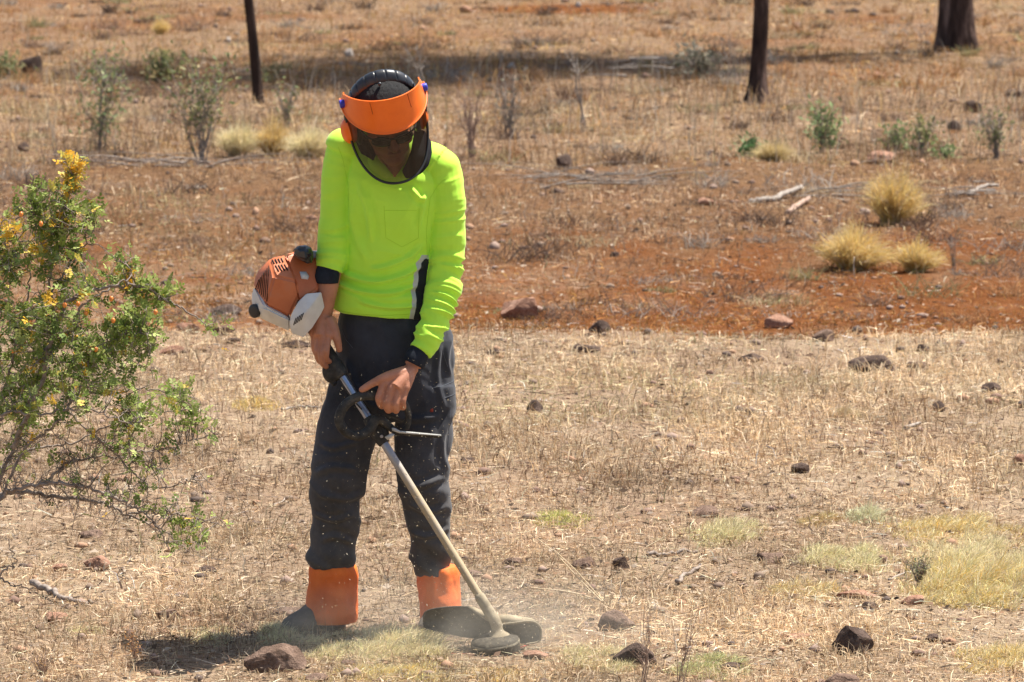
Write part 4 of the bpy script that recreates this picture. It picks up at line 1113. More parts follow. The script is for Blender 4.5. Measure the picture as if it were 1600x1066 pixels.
fv = ridge(vn(V[:, 0] * 14 + V[:, 2] * 3, V[:, 1] * 10, V[:, 2] * 2.2, s=48)) - .4
disp += .005 * fv
disp += folds(px_, py_, [
    (5, .009, [(492, 742), (520, 730), (560, 735)]), (5, .008, [(570, 770), (540, 780), (500, 770)]), (4, .007, [(488, 800), (520, 812), (555, 800)]),
    (5, .008, [(500, 845), (525, 838), (556, 850)]), (5, .009, [(624, 745), (650, 760), (694, 745)]), (5, .008, [(700, 790), (670, 800), (634, 785)]),
    (4, .007, [(640, 830), (670, 838), (704, 825)]), (5, .009, [(708, 640), (690, 690), (696, 735)]), (4, .004, [(690, 540), (684, 590), (694, 640)]),
    (5, .007, [(600, 640), (640, 655), (690, 650)]), (5, .007, [(540, 560), (560, 610), (590, 640)]), (4, .007, [(498, 690), (520, 700), (560, 690)]), (4, .006, [(706, 520), (700, 560), (706, 590)])])
disp += .007 * np.exp(-((py_ - 868) / 14) ** 2) * ss(600, 590, px_) + .004 * np.exp(-((py_ - 770) / 10) ** 2)
V = V + Nn * disp[:, None]; setv(me, V)
m = mat('trouser_cotton', rough=.85, spec=.15); v = coords(m)
n_ = noise(m, v, 7, 6, .65); dustz = N(m, 'ShaderNodeSeparateXYZ'); tc = N(m, 'ShaderNodeTexCoord'); L(m, tc.outputs['Object'], dustz.inputs[0])
base = ramp(m, n_, [(.3, (.015, .017, .023)), (.7, (.044, .048, .062))])
mr = N(m, 'ShaderNodeMapRange'); mr.inputs[1].default_value = .75; mr.inputs[2].default_value = .15; mr.inputs[3].default_value = .05; mr.inputs[4].default_value = .42
L(m, dustz.outputs[2], mr.inputs[0])
n3_ = noise(m, v, 30, 6, .7); mu = N(m, 'ShaderNodeMath', operation='MULTIPLY'); L(m, mr.outputs[0], mu.inputs[0]); L(m, n3_, mu.inputs[1])
L(m, mixc(m, mu.outputs[0], base, (.30, .25, .18)), B(m).inputs['Base Color'])
B(m).inputs['Sheen Weight'].default_value = .1
bump(m, noise(m, v, 260, 2), .2, .002)
M['trouser'] = m
trousers = meshobj('trousers', me, m, person)
bv_tr = BVHTree.FromPolygons([tuple(q) for q in V], [list(p.vertices) for p in me.polygons])
M['stitch'] = mat('grey_stitch', (.10, .11, .13), .8, .2)
T = Tubes()
for pts in [[(716, 588), (706, 597), (690, 604), (676, 606)], [(716, 612), (706, 618), (694, 622)], [(716, 612), (716, 588)], [(690, 604), (694, 622)], [(698, 512), (690, 545), (700, 575)], [(530, 505), (540, 530), (552, 545)], [(704, 640), (698, 720), (684, 790)]]:
    P = seam(bv_tr, pts, 's', None, None)
    if P: T.add(P, .0008, 4)
T.obj('seam', M['stitch'], trousers)
# cargo pocket flap
fp = [on_surface(bv_tr, a_, b_, .003) for a_, b_ in ((684, 604), (700, 600), (714, 590), (715, 616), (704, 624), (688, 626))]
if all(p is not None for p in fp): slab(fp, .005, M['trouser'], 'pocket_flap', trousers, .0015)
lb_ = on_surface(bv_tr, 674, 641, .001)
if lb_ is not None:
    bm = bmesh.new(); bmesh.ops.create_cube(bm, size=1)
    for v in bm.verts: v.co = Vector((v.co.x * .011, v.co.y * .002, v.co.z * .011))
    bmesh.ops.bevel(bm, geom=bm.edges[:], offset=.0006, segments=2, affect='EDGES')
    me = bpy.data.meshes.new('red_tag'); bm.to_mesh(me); bm.free()
    o = meshobj('red_tag', me, mat('red_tag', (.30, .05, .03), .7)); o.location = lb_; put(o, trousers)

# ---- gaiters
gt = mat('orange_gaiter', rough=.7, spec=.3); v = coords(gt)
L(gt, ramp(gt, noise(gt, v, 16, 5), [(.3, (.72, .125, .015)), (.7, (.86, .19, .03))]), B(gt).inputs['Base Color']); bump(gt, noise(gt, v, 90, 4), .3, .004)
def gaiter(pts, rad, seed):
    V_, F_ = limb(pts, rad, 44, 8); V_ = np.array(V_)
    c_ = np.array([W(*q) if False else tuple(q) for q in pts]).mean(0)
    dd = unit((V_ - c_) * np.array([1, 1, 0]))
    tt = (V_[:, 2] - V_[:, 2].min()) / np.ptp(V_[:, 2])
    fold = .0045 * (ridge(vn(np.arctan2(dd[:, 1], dd[:, 0]) * 3.2 + tt * 1.2, tt * 3 + seed, s=seed)) - .3) + .004 * fbm(V_[:, 0] * 12, V_[:, 1] * 12, V_[:, 2] * 18, s=seed)
    V_ += dd * fold[:, None]
    return meshobj('gaiter', pymesh('gaiter', V_.tolist(), F_), gt, person)
gaiter([W(521, 880, .01), W(521, 890, .01), W(520, 915, .005), W(519, 945, .0), W(518, 962, -.005), W(518, 971, -.005)], [.062, .073, .075, .078, .080, .077], 3)
gaiter([W(684, 886, .01), W(685, 897, .01), W(685, 920, .0), W(687, 945, -.01), W(689, 962, -.015), W(690, 975, -.02)], [.056, .064, .063, .063, .064, .062], 6)
# ---- boots
bo = noisy('dusty_boot_leather', [(.3, (.065, .056, .048)), (.6, (.12, .10, .085)), (.8, (.24, .20, .155))], 22, .9, .08, .35, .004, 120)
sole = noisy('rubber_sole', [(.3, (.03, .028, .026)), (.7, (.12, .10, .08))], 30, .9, .2, .3)
def boot(ank, toe, heel):
    sb = Shell()
    ank, toe, heel = Vector(ank), Vector(toe), Vector(heel)
    f = (toe - heel); f.z = 0; ln = f.length; f.normalize(); s = Vector((-f.y, f.x, 0)); up = Vector((0, 0, 1))
    z0 = 0.012
    rings = []
    for t_, hw, hh in ((0, .020, .03), (.06, .034, .040), (.25, .040, .052), (.45, .043, .048), (.62, .048, .038), (.8, .048, .031), (.93, .038, .025), (1, .018, .016)):
        c_ = heel + f * ln * t_; c_.z = z0 + hh; rings.append((c_, s * hw, up * hh))
    sb.add(ring_loft(rings, 24, 4))
    sb.add(limb([Vector((ank.x, ank.y, .20)), Vector((ank.x, ank.y, .13)), Vector((ank.x, ank.y, .08)), heel + f * ln * .25 + up * .05], [.034, .036, .038, .042], 24))
    me = sb.remesh('boot', .004, 5, .5); V = mverts(me); Nn = mnorm(me)
    V[:, 2] = np.maximum(V[:, 2], .012)
    V += Nn * (.0018 * fbm(V[:, 0] * 30, V[:, 1] * 30, V[:, 2] * 40, s=5))[:, None]; setv(me, V)
    b_ = meshobj('boot', me, bo, person)
    ss_ = Shell(); rings = []
    pr = []
    for t_ in np.linspace(0, 1, 15):
        hw = .052 * (math.sin(math.pi * min(1, max(0, .08 + t_ * .86))) ** .45) * (.82 + .18 * t_)
        pr.append((heel + f * (ln * (t_ * 1.06 - .03)), hw))
    top = [p + s * h for p, h in pr] + [p - s * h for p, h in reversed(pr)]
    V_, n = [], len(top)
    for z in (-.008, .02): V_ += [Vector((p.x, p.y, z)) for p in top]
    Fc = [list(range(n))[::-1], list(range(n, 2 * n))] + [[i_, (i_ + 1) % n, n + (i_ + 1) % n, n + i_] for i_ in range(n)]
    meshobj('boot_sole', pymesh('boot_sole', V_, Fc), sole, b_, smooth=False)
boot(W(512, 960, .0), (W(447, 1008, -.10)), (W(530, 994, .07)))
boot(W(688, 965, .0), (W(672, 1012, -.16)), (W(697, 990, .09)))

# ---- body: head, neck, arms, hands, one skin
HC = W(604, 186, -.20)
hp, hr, hy = math.radians(34), math.radians(11), math.radians(7)
Rh = Matrix.Rotation(-hr, 3, 'Y')                      # roll: viewer-right side up
fwd0 = Vector((math.sin(hy), -math.cos(hy), 0))
side0 = Vector((math.cos(hy), math.sin(hy), 0))
hf = (fwd0 * math.cos(hp) + Vector((0, 0, -1)) * math.sin(hp)); hs = side0; hu = hs.cross(hf) * -1
if hu.z < 0: hu = -hu
hf, hs, hu = Rh @ hf, Rh @ hs, Rh @ hu
HA = (hs, hf, hu)
def H(x, y, z): return HC + hs * x + hf * y + hu * z
bd = Shell(); k_ = 1.04
bd.ell(H(0, -.012, .035), HA, (.077 * k_, .097 * k_, .088 * k_), 4)
bd.ell(H(0, .020, -.030), HA, (.066, .074, .085), 4)
bd.ell(H(0, .062, -.098), HA, (.034, .030, .026))
bd.ell(H(0, .035, -.080), HA, (.055, .050, .036))
bd.ell(H(0, .088, .018), HA, (.052, .016, .012))                       # brow
for sg_ in (-1, 1):
    bd.ell(H(.040 * sg_, .070, -.028), HA, (.024, .024, .020))         # cheek
    bd.ell(H(.081 * sg_, -.004, -.010), HA, (.008, .020, .031))         # ear
    bd.ell(H(.011 * sg_, .100, -.033), HA, (.009, .011, .008))         # nostril
bd.add(limb([H(0, .090, .014), H(0, .103, -.008), H(0, .116, -.028), H(0, .108, -.040)], [.009, .010, .0125, .009], 14, 3))
bd.ell(H(0, .094, -.060), HA, (.023, .010, .0055)); bd.ell(H(0, .092, -.071), HA, (.020, .010, .006))
# eye sockets are under the glasses: lids as soft mounds
for sg_ in (-1, 1): bd.ell(H(.032 * sg_, .076, -.004), HA, (.015, .013, .011))
bd.add(limb([H(0, -.02, -.05), W(611, 228, -.155), W(614, 256, -.135), W(613, 285, -.105), W(612, 330, -.07)], [.054, .055, .055, .056, .07], 24, 4))
bd.add(ring_loft([torso_ring(613, 282, -.075, .09, .06, 12), torso_ring(611, 320, -.07, .12, .075, 8), torso_ring(606, 420, -.025, .12, .08), torso_ring(612, 520, .005, .14, .09), torso_ring(616, 600, .01, .14, .08)], 24, 3))
# upper arms + forearms
bd.add(limb([W(560, 255, -.09)] + rA[1:4], [.040, .034, .033, .036], 16, 3))
bd.add(limb([rA[3], W(517, 410, -.10), W(512, 445, -.11), W(509, 470, -.105), W(506, 492, -.10)], [.038, .037, .034, .029, .026], 18, 4, flat=.85))
bd.add(limb([W(672, 285, -.08)] + lA[1:4], [.038, .036, .035, .036], 16, 3))
bd.add(limb([lA[3], lA[4], lA[5], W(650, 560, -.185), W(645, 572, -.188)], [.038, .036, .032, .027, .026], 18, 4, flat=.8))
# legs
bd.add(limb([rL[0], rL[3], W(519, 900, .01), W(514, 975, 0)], [.065, .05, .04, .038], 16, 3))
bd.add(limb([lL[0], lL[3], W(683, 900, .01), W(690, 975, -.01)], [.065, .05, .04, .038], 16, 3))
def finger(pts, rad): bd.add(limb(pts, rad, 12, 3)); bd.ell(pts[-1], (Vector((1, 0, 0)), Vector((0, 1, 0)), Vector((0, 0, 1))), (rad[-1] * 1.0,) * 3, 2)
def hand(wrist, mcp, pip, dip, tip, thumb, rf):
    cw = Vector(wrist)
    for i_ in range(4):
        bd.add(limb([cw.lerp(Vector(mcp[i_]), .0), cw.lerp(Vector(mcp[i_]), .45), Vector(mcp[i_])], [.016, .0165, .0138], 12, 3))
        bd.ell(mcp[i_], (Vector((1, 0, 0)), Vector((0, 1, 0)), Vector((0, 0, 1))), (.0132,) * 3, 2)
        finger([mcp[i_], Vector(mcp[i_]).lerp(Vector(pip[i_]), .5), pip[i_], dip[i_], tip[i_]], [rf[i_] * q for q in (1.08, .98, 1.04, .92, .80)])
    # palm web
    bd.add(limb([cw, (Vector(mcp[1]) + Vector(mcp[2])) / 2], [.021, .022], 14, 3))
    finger(thumb, [.021, .0165, .0125, .0105][:len(thumb)])
# viewer-right hand on the loop handle
hand(W(645, 574, -.19),
     [W(599, 600, -.236), W(611, 606, -.242), W(623, 609, -.240), W(634, 607, -.230)],
     [W(592, 622, -.246), W(604, 630, -.252), W(617, 633, -.250), W(629, 628, -.240)],
     [W(596, 634, -.228), W(607, 641, -.232), W(619, 642, -.230), W(630, 637, -.222)],
     [W(603, 634, -.200), W(613, 638, -.202), W(623, 638, -.202), W(632, 633, -.198)],
     [W(634, 582, -.205), W(608, 588, -.230), W(584, 598, -.238), W(566, 609, -.236)], [.0118, .0124, .0118, .0108])
# viewer-left hand on the rear grip
hand(W(506, 490, -.10),
     [W(514, 524, -.145), W(505, 528, -.142), W(496, 526, -.130), W(489, 520, -.112)],
     [W(510, 549, -.160), W(502, 554, -.157), W(495, 550, -.143), W(490, 542, -.122)],
     [W(510, 560, -.146), W(504, 568, -.142), W(498, 563, -.128), W(494, 554, -.108)],
     [W(515, 565, -.125), W(510, 573, -.120), W(504, 568, -.108), W(500, 560, -.092)],
     [W(514, 500, -.115), W(522, 516, -.135), W(527, 532, -.142), W(530, 546, -.136)], [.0098, .0102, .0098, .0086])
me = bd.remesh('body', .0026, 3, .5)
V = mverts(me); Nn = mnorm(me)
V += Nn * (.0006 * fbm(V[:, 0] * 60, V[:, 1] * 60, V[:, 2] * 60, s=7))[:, None]; setv(me, V)
sk = mat('skin', rough=.5, spec=.35); v = coords(sk)
L(sk, ramp(sk, noise(sk, v, 28, 5), [(.3, (.38, .155, .085)), (.7, (.50, .225, .135))]), B(sk).inputs['Base Color'])
B(sk).inputs['Subsurface Weight'].default_value = .08; B(sk).inputs['Subsurface Radius'].default_value = (.01, .004, .002)
bump(sk, noise(sk, v, 160, 4), .25, .0015)
body = meshobj('body', me, sk, person)
# nails
M['nail'] = mat('nail', (.60, .36, .28), .35, .5)
# ---- hair
hb = Shell(); hb.ell(H(0, -.016, .050), HA, (.094, .108, .092), 4); hb.ell(H(0, -.05, .0), HA, (.076, .062, .085), 3)
me = hb.remesh('hair', .004, 2); V = mverts(me); Nn = mnorm(me)
V += Nn * (.0012 * (ridge(vn(V[:, 0] * 230, V[:, 1] * 50, V[:, 2] * 80, s=2))))[:, None]; setv(me, V)
hm_ = noisy('black_hair', [(.3, (.004, .004, .004)), (.7, (.012, .011, .012))], 90, .6, .22, .7, .004, 300, (4, 1, 1))
meshobj('hair', me, hm_, person)
# ---- sunglasses
sgm = mat('dark_lens', (.012, .012, .014), .12, .6)
T = Shell()
for sg_ in (-1, 1):
    T.ell(H(.034 * sg_, .098, -.006), ((hs * 1 - hf * .28 * sg_).normalized(), (hf + hs * .28 * sg_).normalized(), hu), (.032, .006, .019), 3)
me = pymesh('sunglasses', T.V, T.F); gl = meshobj('sunglasses', me, sgm, person)
T = Tubes(); T.add(catmull([H(-.086, 0, .0), H(-.078, .06, .002), H(-.052, .095, .006), H(0, .112, .008), H(.052, .095, .006), H(.078, .06, .002), H(.086, 0, .0)], 6), .0032, 8)
T.obj('glasses_frame', mat('black_plastic', (.012, .012, .013), .35, .5), gl)
# ---- headgear: orange brow guard
bg_m = mat('orange_plastic', rough=.32, spec=.5); v = coords(bg_m)
L(bg_m, ramp(bg_m, noise(bg_m, v, 14, 6, .7), [(.3, (.80, .13, .006)), (.7, (.90, .17, .010))]), B(bg_m).inputs['Base Color']); bump(bg_m, noise(bg_m, v, 60, 3), .06, .002)
blk = noisy('black_plastic_strap', [(.3, (.012, .013, .015)), (.7, (.03, .032, .036))], 30, .38, .5, .15, .002, 60)
def shellgrid(fn, nu, nv, th, name, m, parent, smooth=True):
    """fn(u,v)->(Vector, normal) ; makes a thick sheet"""
    A, Bk = [], []
    for i_ in range(nu + 1):
        for j_ in range(nv + 1):
            p, n_ = fn(i_ / nu, j_ / nv); A.append(p + n_ * th / 2); Bk.append(p - n_ * th / 2)
    k = len(A); F_ = []; ix = lambda a_, b_: a_ * (nv + 1) + b_
    for i_ in range(nu):
        for j_ in range(nv):
            q = [ix(i_, j_), ix(i_ + 1, j_), ix(i_ + 1, j_ + 1), ix(i_, j_ + 1)]; F_.append(q); F_.append([k + z for z in q[::-1]])
    for i_ in range(nu):
        for j_ in (0, nv): q = [ix(i_, j_), ix(i_ + 1, j_), k + ix(i_ + 1, j_), k + ix(i_, j_)]; F_.append(q if j_ else q[::-1])
    for j_ in range(nv):
        for i_ in (0, nu): q = [ix(i_, j_), ix(i_, j_ + 1), k + ix(i_, j_ + 1), k + ix(i_, j_)]; F_.append(q if not i_ else q[::-1])
    me = pymesh(name, A + Bk, F_)
    bm = bmesh.new(); bm.from_mesh(me); bmesh.ops.recalc_face_normals(bm, faces=bm.faces); bm.to_mesh(me); bm.free()
    o = meshobj(name, me, m, parent, smooth)
    try: me.set_sharp_from_angle(angle=math.radians(50))
    except Exception: pass
    return o
def brow(u, v):
    a_ = math.radians(-98 + 196 * u)           # 0 = front
    c_ = max(0, math.cos(a_)) ** .6
    z0 = .108 + .054 * c_; z1 = .084 - .030 * c_
    z = z0 * (1 - v) + z1 * v
    fl = .010 * v ** 1.5 + (.004 if v > .93 else 0)
    rx, ry = .1155 + fl, .130 + fl + .010 * v
    return H(rx * math.sin(a_), ry * math.cos(a_) - .012, z), (hs * math.sin(a_) + hf * math.cos(a_)).normalized()
hg = shellgrid(brow, 72, 14, .0035, 'headgear', bg_m, person)
# moulded notches on the brow
T = Tubes()
for u0, v0, v1 in ((.36, .04, .42), (.66, .02, .5)):
    P = []
    for q in range(9):
        p, n_ = brow(u0 + .012 * q / 8, v0 + (v1 - v0) * q / 8); P.append(p + n_ * .0018)
    T.add(P, .0012, 6)
T.obj('brow_notch', mat('orange_dark', (.40, .06, .005), .5), hg)
# inner rim lip
P = [brow(u_, 1.0)[0] for u_ in np.linspace(0, 1, 60)]
T = Tubes(); T.add(P, .0028, 8); T.obj('brow_rim', bg_m, hg)
# visor: tinted clear sheet
vm = bpy.data.materials.new('tinted_visor'); vm.use_nodes = True; nt_ = vm.node_tree; nt_.nodes.clear()
tp = nt_.nodes.new('ShaderNodeBsdfTransparent'); tp.inputs[0].default_value = (.34, .33, .32, 1)
gs = nt_.nodes.new('ShaderNodeBsdfGlossy'); gs.inputs[0].default_value = (1, 1, 1, 1); gs.inputs['Roughness'].default_value = .08
fr = nt_.nodes.new('ShaderNodeFresnel'); fr.inputs[0].default_value = 1.4
mx = nt_.nodes.new('ShaderNodeMixShader'); ou = nt_.nodes.new('ShaderNodeOutputMaterial')
mx.inputs[0].default_value = .035; nt_.links.new(tp.outputs[0], mx.inputs[1]); nt_.links.new(gs.outputs[0], mx.inputs[2]); nt_.links.new(mx.outputs[0], ou.inputs[0])
def vis(u, v):
    w_ = 2 * u - 1; a_ = math.radians(84 * w_)
    zt = .082 - .028 * max(0, math.cos(a_)) ** .6
    zb = .060 - .188 * (1 - abs(w_) ** 2.6) ** .5
    z = zt * (1 - v) + min(zb, zt - .002) * v
    dn = max(0, (.05 - z))
    return H((.122 - .02 * dn) * math.sin(a_), (.142 + .13 * dn) * math.cos(a_) - .012, z), (hs * math.sin(a_) + hf * math.cos(a_)).normalized()
A = []; nu, nv = 60, 24
for i_ in range(nu + 1):
    for j_ in range(nv + 1): A.append(vis(i_ / nu, j_ / nv)[0])
F_ = [[i_ * (nv + 1) + j_, (i_ + 1) * (nv + 1) + j_, (i_ + 1) * (nv + 1) + j_ + 1, i_ * (nv + 1) + j_ + 1] for i_ in range(nu) for j_ in range(nv)]
meshobj('visor', pymesh('visor', A, F_), vm, hg)
T = Tubes(); T.add([vis(u_, 1)[0] for u_ in np.linspace(0, 1, 90)], .004, 8)
T.obj('visor_rim', mat('visor_edge', (.015, .016, .016), .4, .5), hg)
# black strip standing in for the shade behind the brow
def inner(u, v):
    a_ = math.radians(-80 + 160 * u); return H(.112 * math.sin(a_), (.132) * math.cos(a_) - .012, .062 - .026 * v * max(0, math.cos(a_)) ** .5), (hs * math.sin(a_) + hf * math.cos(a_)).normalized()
shellgrid(inner, 40, 4, .003, 'brow_shade_strip', blk, hg)
# crown strap with ribs
def strap(u, v):
    a_ = math.radians(-100 + 200 * u); wv = (v - .5)
    rib = .0022 * (1 if (u * 11) % 1 < .11 and abs(v - .5) < .42 else 0)
    w_ = .056 * (1 - .25 * abs(2 * u - 1))
    r_ = 1 + rib * -14
    return H(.101 * math.sin(a_) * r_, -.026 + wv * w_, .056 + (.103 - .10 * wv * wv) * math.cos(a_) * r_), (hs * math.sin(a_) + hu * math.cos(a_)).normalized()
shellgrid(strap, 120, 10, .007, 'crown_strap', blk, hg)
bm = bmesh.new(); bmesh.ops.create_uvsphere(bm, u_segments=14, v_segments=8, radius=.006); me = bpy.data.meshes.new('strap_stud'); bm.to_mesh(me); bm.free()
o = meshobj('strap_stud', me, blk); o.location = H(-.008, .016, .146); put(o, hg)
def band(u, v):
    a_ = math.radians(-180 + 360 * u); return H(.098 * math.sin(a_), .112 * math.cos(a_) - .010, .082 + .022 * v - .075 * max(0, -math.cos(a_))), (hs * math.sin(a_) + hf * math.cos(a_)).normalized()
shellgrid(band, 64, 3, .004, 'head_band', blk, hg)
blue = mat('blue_knob', (.025, .03, .38), .4, .5)
def cyl(c_, ax, r_, l_, m, name, parent, rings=3, knurl=0, dome=0):
    ax = Vector(ax).normalized(); T = Tubes(); P = []; Rr = []
    for t_, q in ((-.5, .85), (-.42, 1), (.3, 1), (.42, .92), (.5, .7)): P.append(Vector(c_) + ax * l_ * t_); Rr.append(r_ * q)
    T.add(P, Rr, 24, cap=True)
    o = T.obj(name, m, parent)
    o.data.set_sharp_from_angle(angle=math.radians(38)); return o
for sg_ in (-1, 1):
    cyl(H(.124 * sg_, .004, .092), hs, .0125, .02, blue, 'adjustment_knob', hg)
    # side arm from brow down to ear muff
    T = Tubes(); T.add(catmull([H(.118 * sg_, .0, .10), H(.122 * sg_, -.002, .04), H(.120 * sg_, -.004, .0), H(.113 * sg_, -.004, -.025)], 5), .0042, 8); T.obj('muff_arm', blk, hg)
    # ear muff cup
    e_ = Shell(); e_.ell(H((.106 if sg_ > 0 else .114) * sg_, -.002, -.016), HA, (.020 if sg_ > 0 else .028, .034, .045), 4)
    me = pymesh('ear_muff', e_.V, e_.F); em = meshobj('ear_muff', me, bg_m, hg)
    e_ = Shell(); e_.ell(H(.090 * sg_, -.004, -.028), HA, (.014, .034, .045), 3)
    o = meshobj('muff_cushion', pymesh('muff_cushion', e_.V, e_.F), blk, hg)
# thin black flaps, one at each side of the face
cap = noisy('black_flap', [(.3, (.012, .012, .014)), (.7, (.03, .03, .034))], 25, .85, .1, .3, .003, 100)
for sg_, pts in ((-1, [(564, 205, -.15), (586, 222, -.175), (588, 240, -.19), (583, 252, -.205), (579, 248, -.205), (564, 240, -.19), (556, 222, -.16), (554, 200, -.14)]),
                 (1, [(648, 200, -.14), (664, 205, -.16), (674, 222, -.175), (675, 240, -.19), (670, 258, -.20), (660, 270, -.212), (648, 277, -.222), (634, 279, -.228), (628, 268, -.222), (636, 252, -.205), (642, 236, -.19), (645, 218, -.17)])):
    slab([W(*p) for p in pts], .006, cap, 'dark_side_flap', person, .002)

# ================================================================== STRING TRIMMER
tm = thing('string_trimmer', 'orange and white petrol grass trimmer held in both hands, its head on the grass', 'grass trimmer', G(777, 1036))
S0 = W(480, 500, -.055); S1 = W(768, 962, -.345)          # shaft line
def S(t_): return S0.lerp(S1, t_)
sdir = (S1 - S0).normalized()
shm = mat('shaft_metal', rough=.4, spec=.5); v = coords(shm)
n_ = noise(shm, v, 18, 6, .7); sx = N(shm, 'ShaderNodeSeparateXYZ'); tc = N(shm, 'ShaderNodeTexCoord'); L(shm, tc.outputs['Object'], sx.inputs[0])
mr = N(shm, 'ShaderNodeMapRange'); mr.inputs[1].default_value = .64; mr.inputs[2].default_value = .50; L(shm, sx.outputs[2], mr.inputs[0])
ad = N(shm, 'ShaderNodeMath', operation='MULTIPLY'); L(shm, ramp(shm, n_, [(.25, (.55, .55, .55)), (.5, (1, 1, 1))]), ad.inputs[1]); L(shm, mr.outputs[0], ad.inputs[0])
L(shm, mixc(shm, ad.outputs[0], (.34, .37, .45), (.40, .31, .19)), B(shm).inputs['Base Color'])
r2 = N(shm, 'ShaderNodeMapRange'); r2.inputs[3].default_value = .28; r2.inputs[4].default_value = .85; L(shm, ad.outputs[0], r2.inputs[0]); L(shm, r2.outputs[0], B(shm).inputs['Roughness'])
r3 = N(shm, 'ShaderNodeMapRange'); r3.inputs[3].default_value = .8; r3.inputs[4].default_value = 0; L(shm, ad.outputs[0], r3.inputs[0]); L(shm, r3.outputs[0], B(shm).inputs['Metallic'])
bump(shm, noise(shm, v, 150, 4), .3, .002)
T = Tubes(); T.add([S(t_) for t_ in np.linspace(.0, 1.0, 30)], .0125, 20, cap=True); T.obj('shaft', shm, tm)
rub = noisy('rubber_grip', [(.3, (.022, .021, .019)), (.55, (.05, .047, .042)), (.75, (.11, .095, .07))], 40, .75, .25, .3, .002, 150)
# rear grip / throttle housing
def tS(px): return (W(px, 0, 0).x - S0.x) / (S1.x - S0.x)
sb = Shell()
sb.add(limb([S(.03), S(.08), S(.13), S(.175), S(.195)], [.019, .021, .022, .024, .020], 20, 4))
sb.ell(S(.15) + Vector((-.008, -.004, -.020)), (Vector((1, 0, 0)), Vector((0, 1, 0)), Vector((0, 0, 1))), (.030, .022, .040), 3)
sb.add(limb([S(.10) + Vector((-.012, 0, -.02)), S(.15) + Vector((-.024, 0, -.024)), S(.19) + Vector((-.02, 0, -.03))], [.006, .007, .009], 12, 3))
me = sb.remesh('throttle_grip', .003, 4); meshobj('throttle_grip', me, rub, tm)
# loop handle
lp_ = [(602, 621, -.215), (585, 618, -.222), (560, 620, -.235), (538, 635, -.245), (530, 657, -.245), (541, 675, -.238), (560, 681, -.225), (577, 672, -.21), (589, 655, -.20), (603, 662, -.19), (622, 676, -.185), (635, 668, -.19), (638, 648, -.20), (631, 628, -.205), (617, 619, -.21)]
P = catmull([W(*p) for p in lp_] + [W(*lp_[0])], 7)
rr = [(.0150 if p[0] < W(606, 0, -.2).x else .0095) for p in P]; rr = np.convolve(np.pad(rr, 4, 'edge'), np.ones(9) / 9, 'valid')
T = Tubes(); T.add(P, rr, 16); T.obj('loop_handle', rub, tm)
# clamp on the shaft
tcx = tS(588)
sb = Shell(); sb.add(limb([S(tcx - .045), S(tcx - .01), S(tcx + .02), S(tcx + .045)], [.018, .022, .022, .018], 18, 3)); sb.ell(S(tcx) + Vector((.018, -.008, .006)), (sdir, Vector((0, 1, 0)), sdir.cross(Vector((0, 1, 0)))), (.034, .018, .017), 3)
me = sb.remesh('handle_clamp', .0028, 3); cl_ = meshobj('handle_clamp', me, rub, tm)
for q in (-.02, .02): cyl(S(tcx + q) + Vector((.006, -.026, .004)), (0, 1, 0), .005, .008, mat('bolt_steel', (.3, .3, .32), .4, .5, .8), 'clamp_bolt', cl_)
# barrier bar
bar = slab([W(610, 668, -.215), W(616, 668, -.216), W(624, 673, -.22), W(690, 679, -.24), W(690, 685, -.24), W(624, 680, -.22), W(612, 676, -.215)], .016, rub, 'barrier_bar', tm, .002)
M['barlight'] = noisy('worn_bar_face', [(.3, (.40, .39, .36)), (.7, (.55, .54, .50))], 40, .55, .4, .1)
slab([W(612, 668.5, -.2295), W(617, 669, -.230), W(625, 673.5, -.234), W(689, 679.5, -.252), W(689, 681.5, -.252), W(624, 677, -.234), W(613, 673, -.2295)], .004, M['barlight'], 'bar_edge', bar, .0006)
# small label bracket on shaft
slab([W(601, 683, -.225), W(612, 677, -.225), W(617, 679, -.225), W(606, 688, -.225)], .01, M['barlight'], 'shaft_bracket', tm, .001)
# throttle cable
T = Tubes(); T.add(catmull([W(520, 575, -.10), W(535, 600, -.135), W(552, 625, -.15), W(565, 640, -.16)], 6), .0022, 8); T.obj('throttle_cable', rub, tm)

# engine
org = noisy('engine_orange', [(.3, (.46, .12, .04)), (.6, (.54, .155, .055)), (.8, (.48, .18, .09))], 14, .5, .4, .1, .003, 90)
wht = noisy('engine_white', [(.3, (.56, .54, .50)), (.7, (.70, .69, .66))], 16, .5, .4, .1, .003, 90)
dk = mat('engine_black', (.015, .015, .017), .35, .5)
drk = mat('vent_dark', (.02, .012, .01), .8, .2)
YE = -.05
def hull(pts, name, m, parent, bev=.006, seg=3):
    bm = bmesh.new()
    for p in pts: bm.verts.new(W(p[0], p[1], YE + p[2]))
    res = bmesh.ops.convex_hull(bm, input=bm.verts[:])
    bmesh.ops.delete(bm, geom=list({g_ for g_ in res['geom_interior'] + res['geom_unused'] if isinstance(g_, bmesh.types.BMVert)}), context='VERTS')
    bmesh.ops.dissolve_limit(bm, angle_limit=math.radians(4), verts=bm.verts[:], edges=bm.edges[:])
    bmesh.ops.recalc_face_normals(bm, faces=bm.faces)
    if bev: bmesh.ops.bevel(bm, geom=bm.edges[:], offset=bev, segments=seg, affect='EDGES', clamp_overlap=True)
    me = bpy.data.meshes.new(name); bm.to_mesh(me); bm.free()
    o = meshobj(name, me, m, parent, True)
    try: me.set_sharp_from_angle(angle=math.radians(35))
    except Exception: pass
    return o
eng = hull([(466, 392, -.03), (446, 398, -.06), (460, 440, -.10), (466, 470, -.11), (497, 452, -.09), (503, 396, -.02), (497, 480, -.03),
            (452, 398, .10), (500, 398, .10), (500, 480, .10), (455, 480, .10)], 'engine_shroud', org, tm, .008)
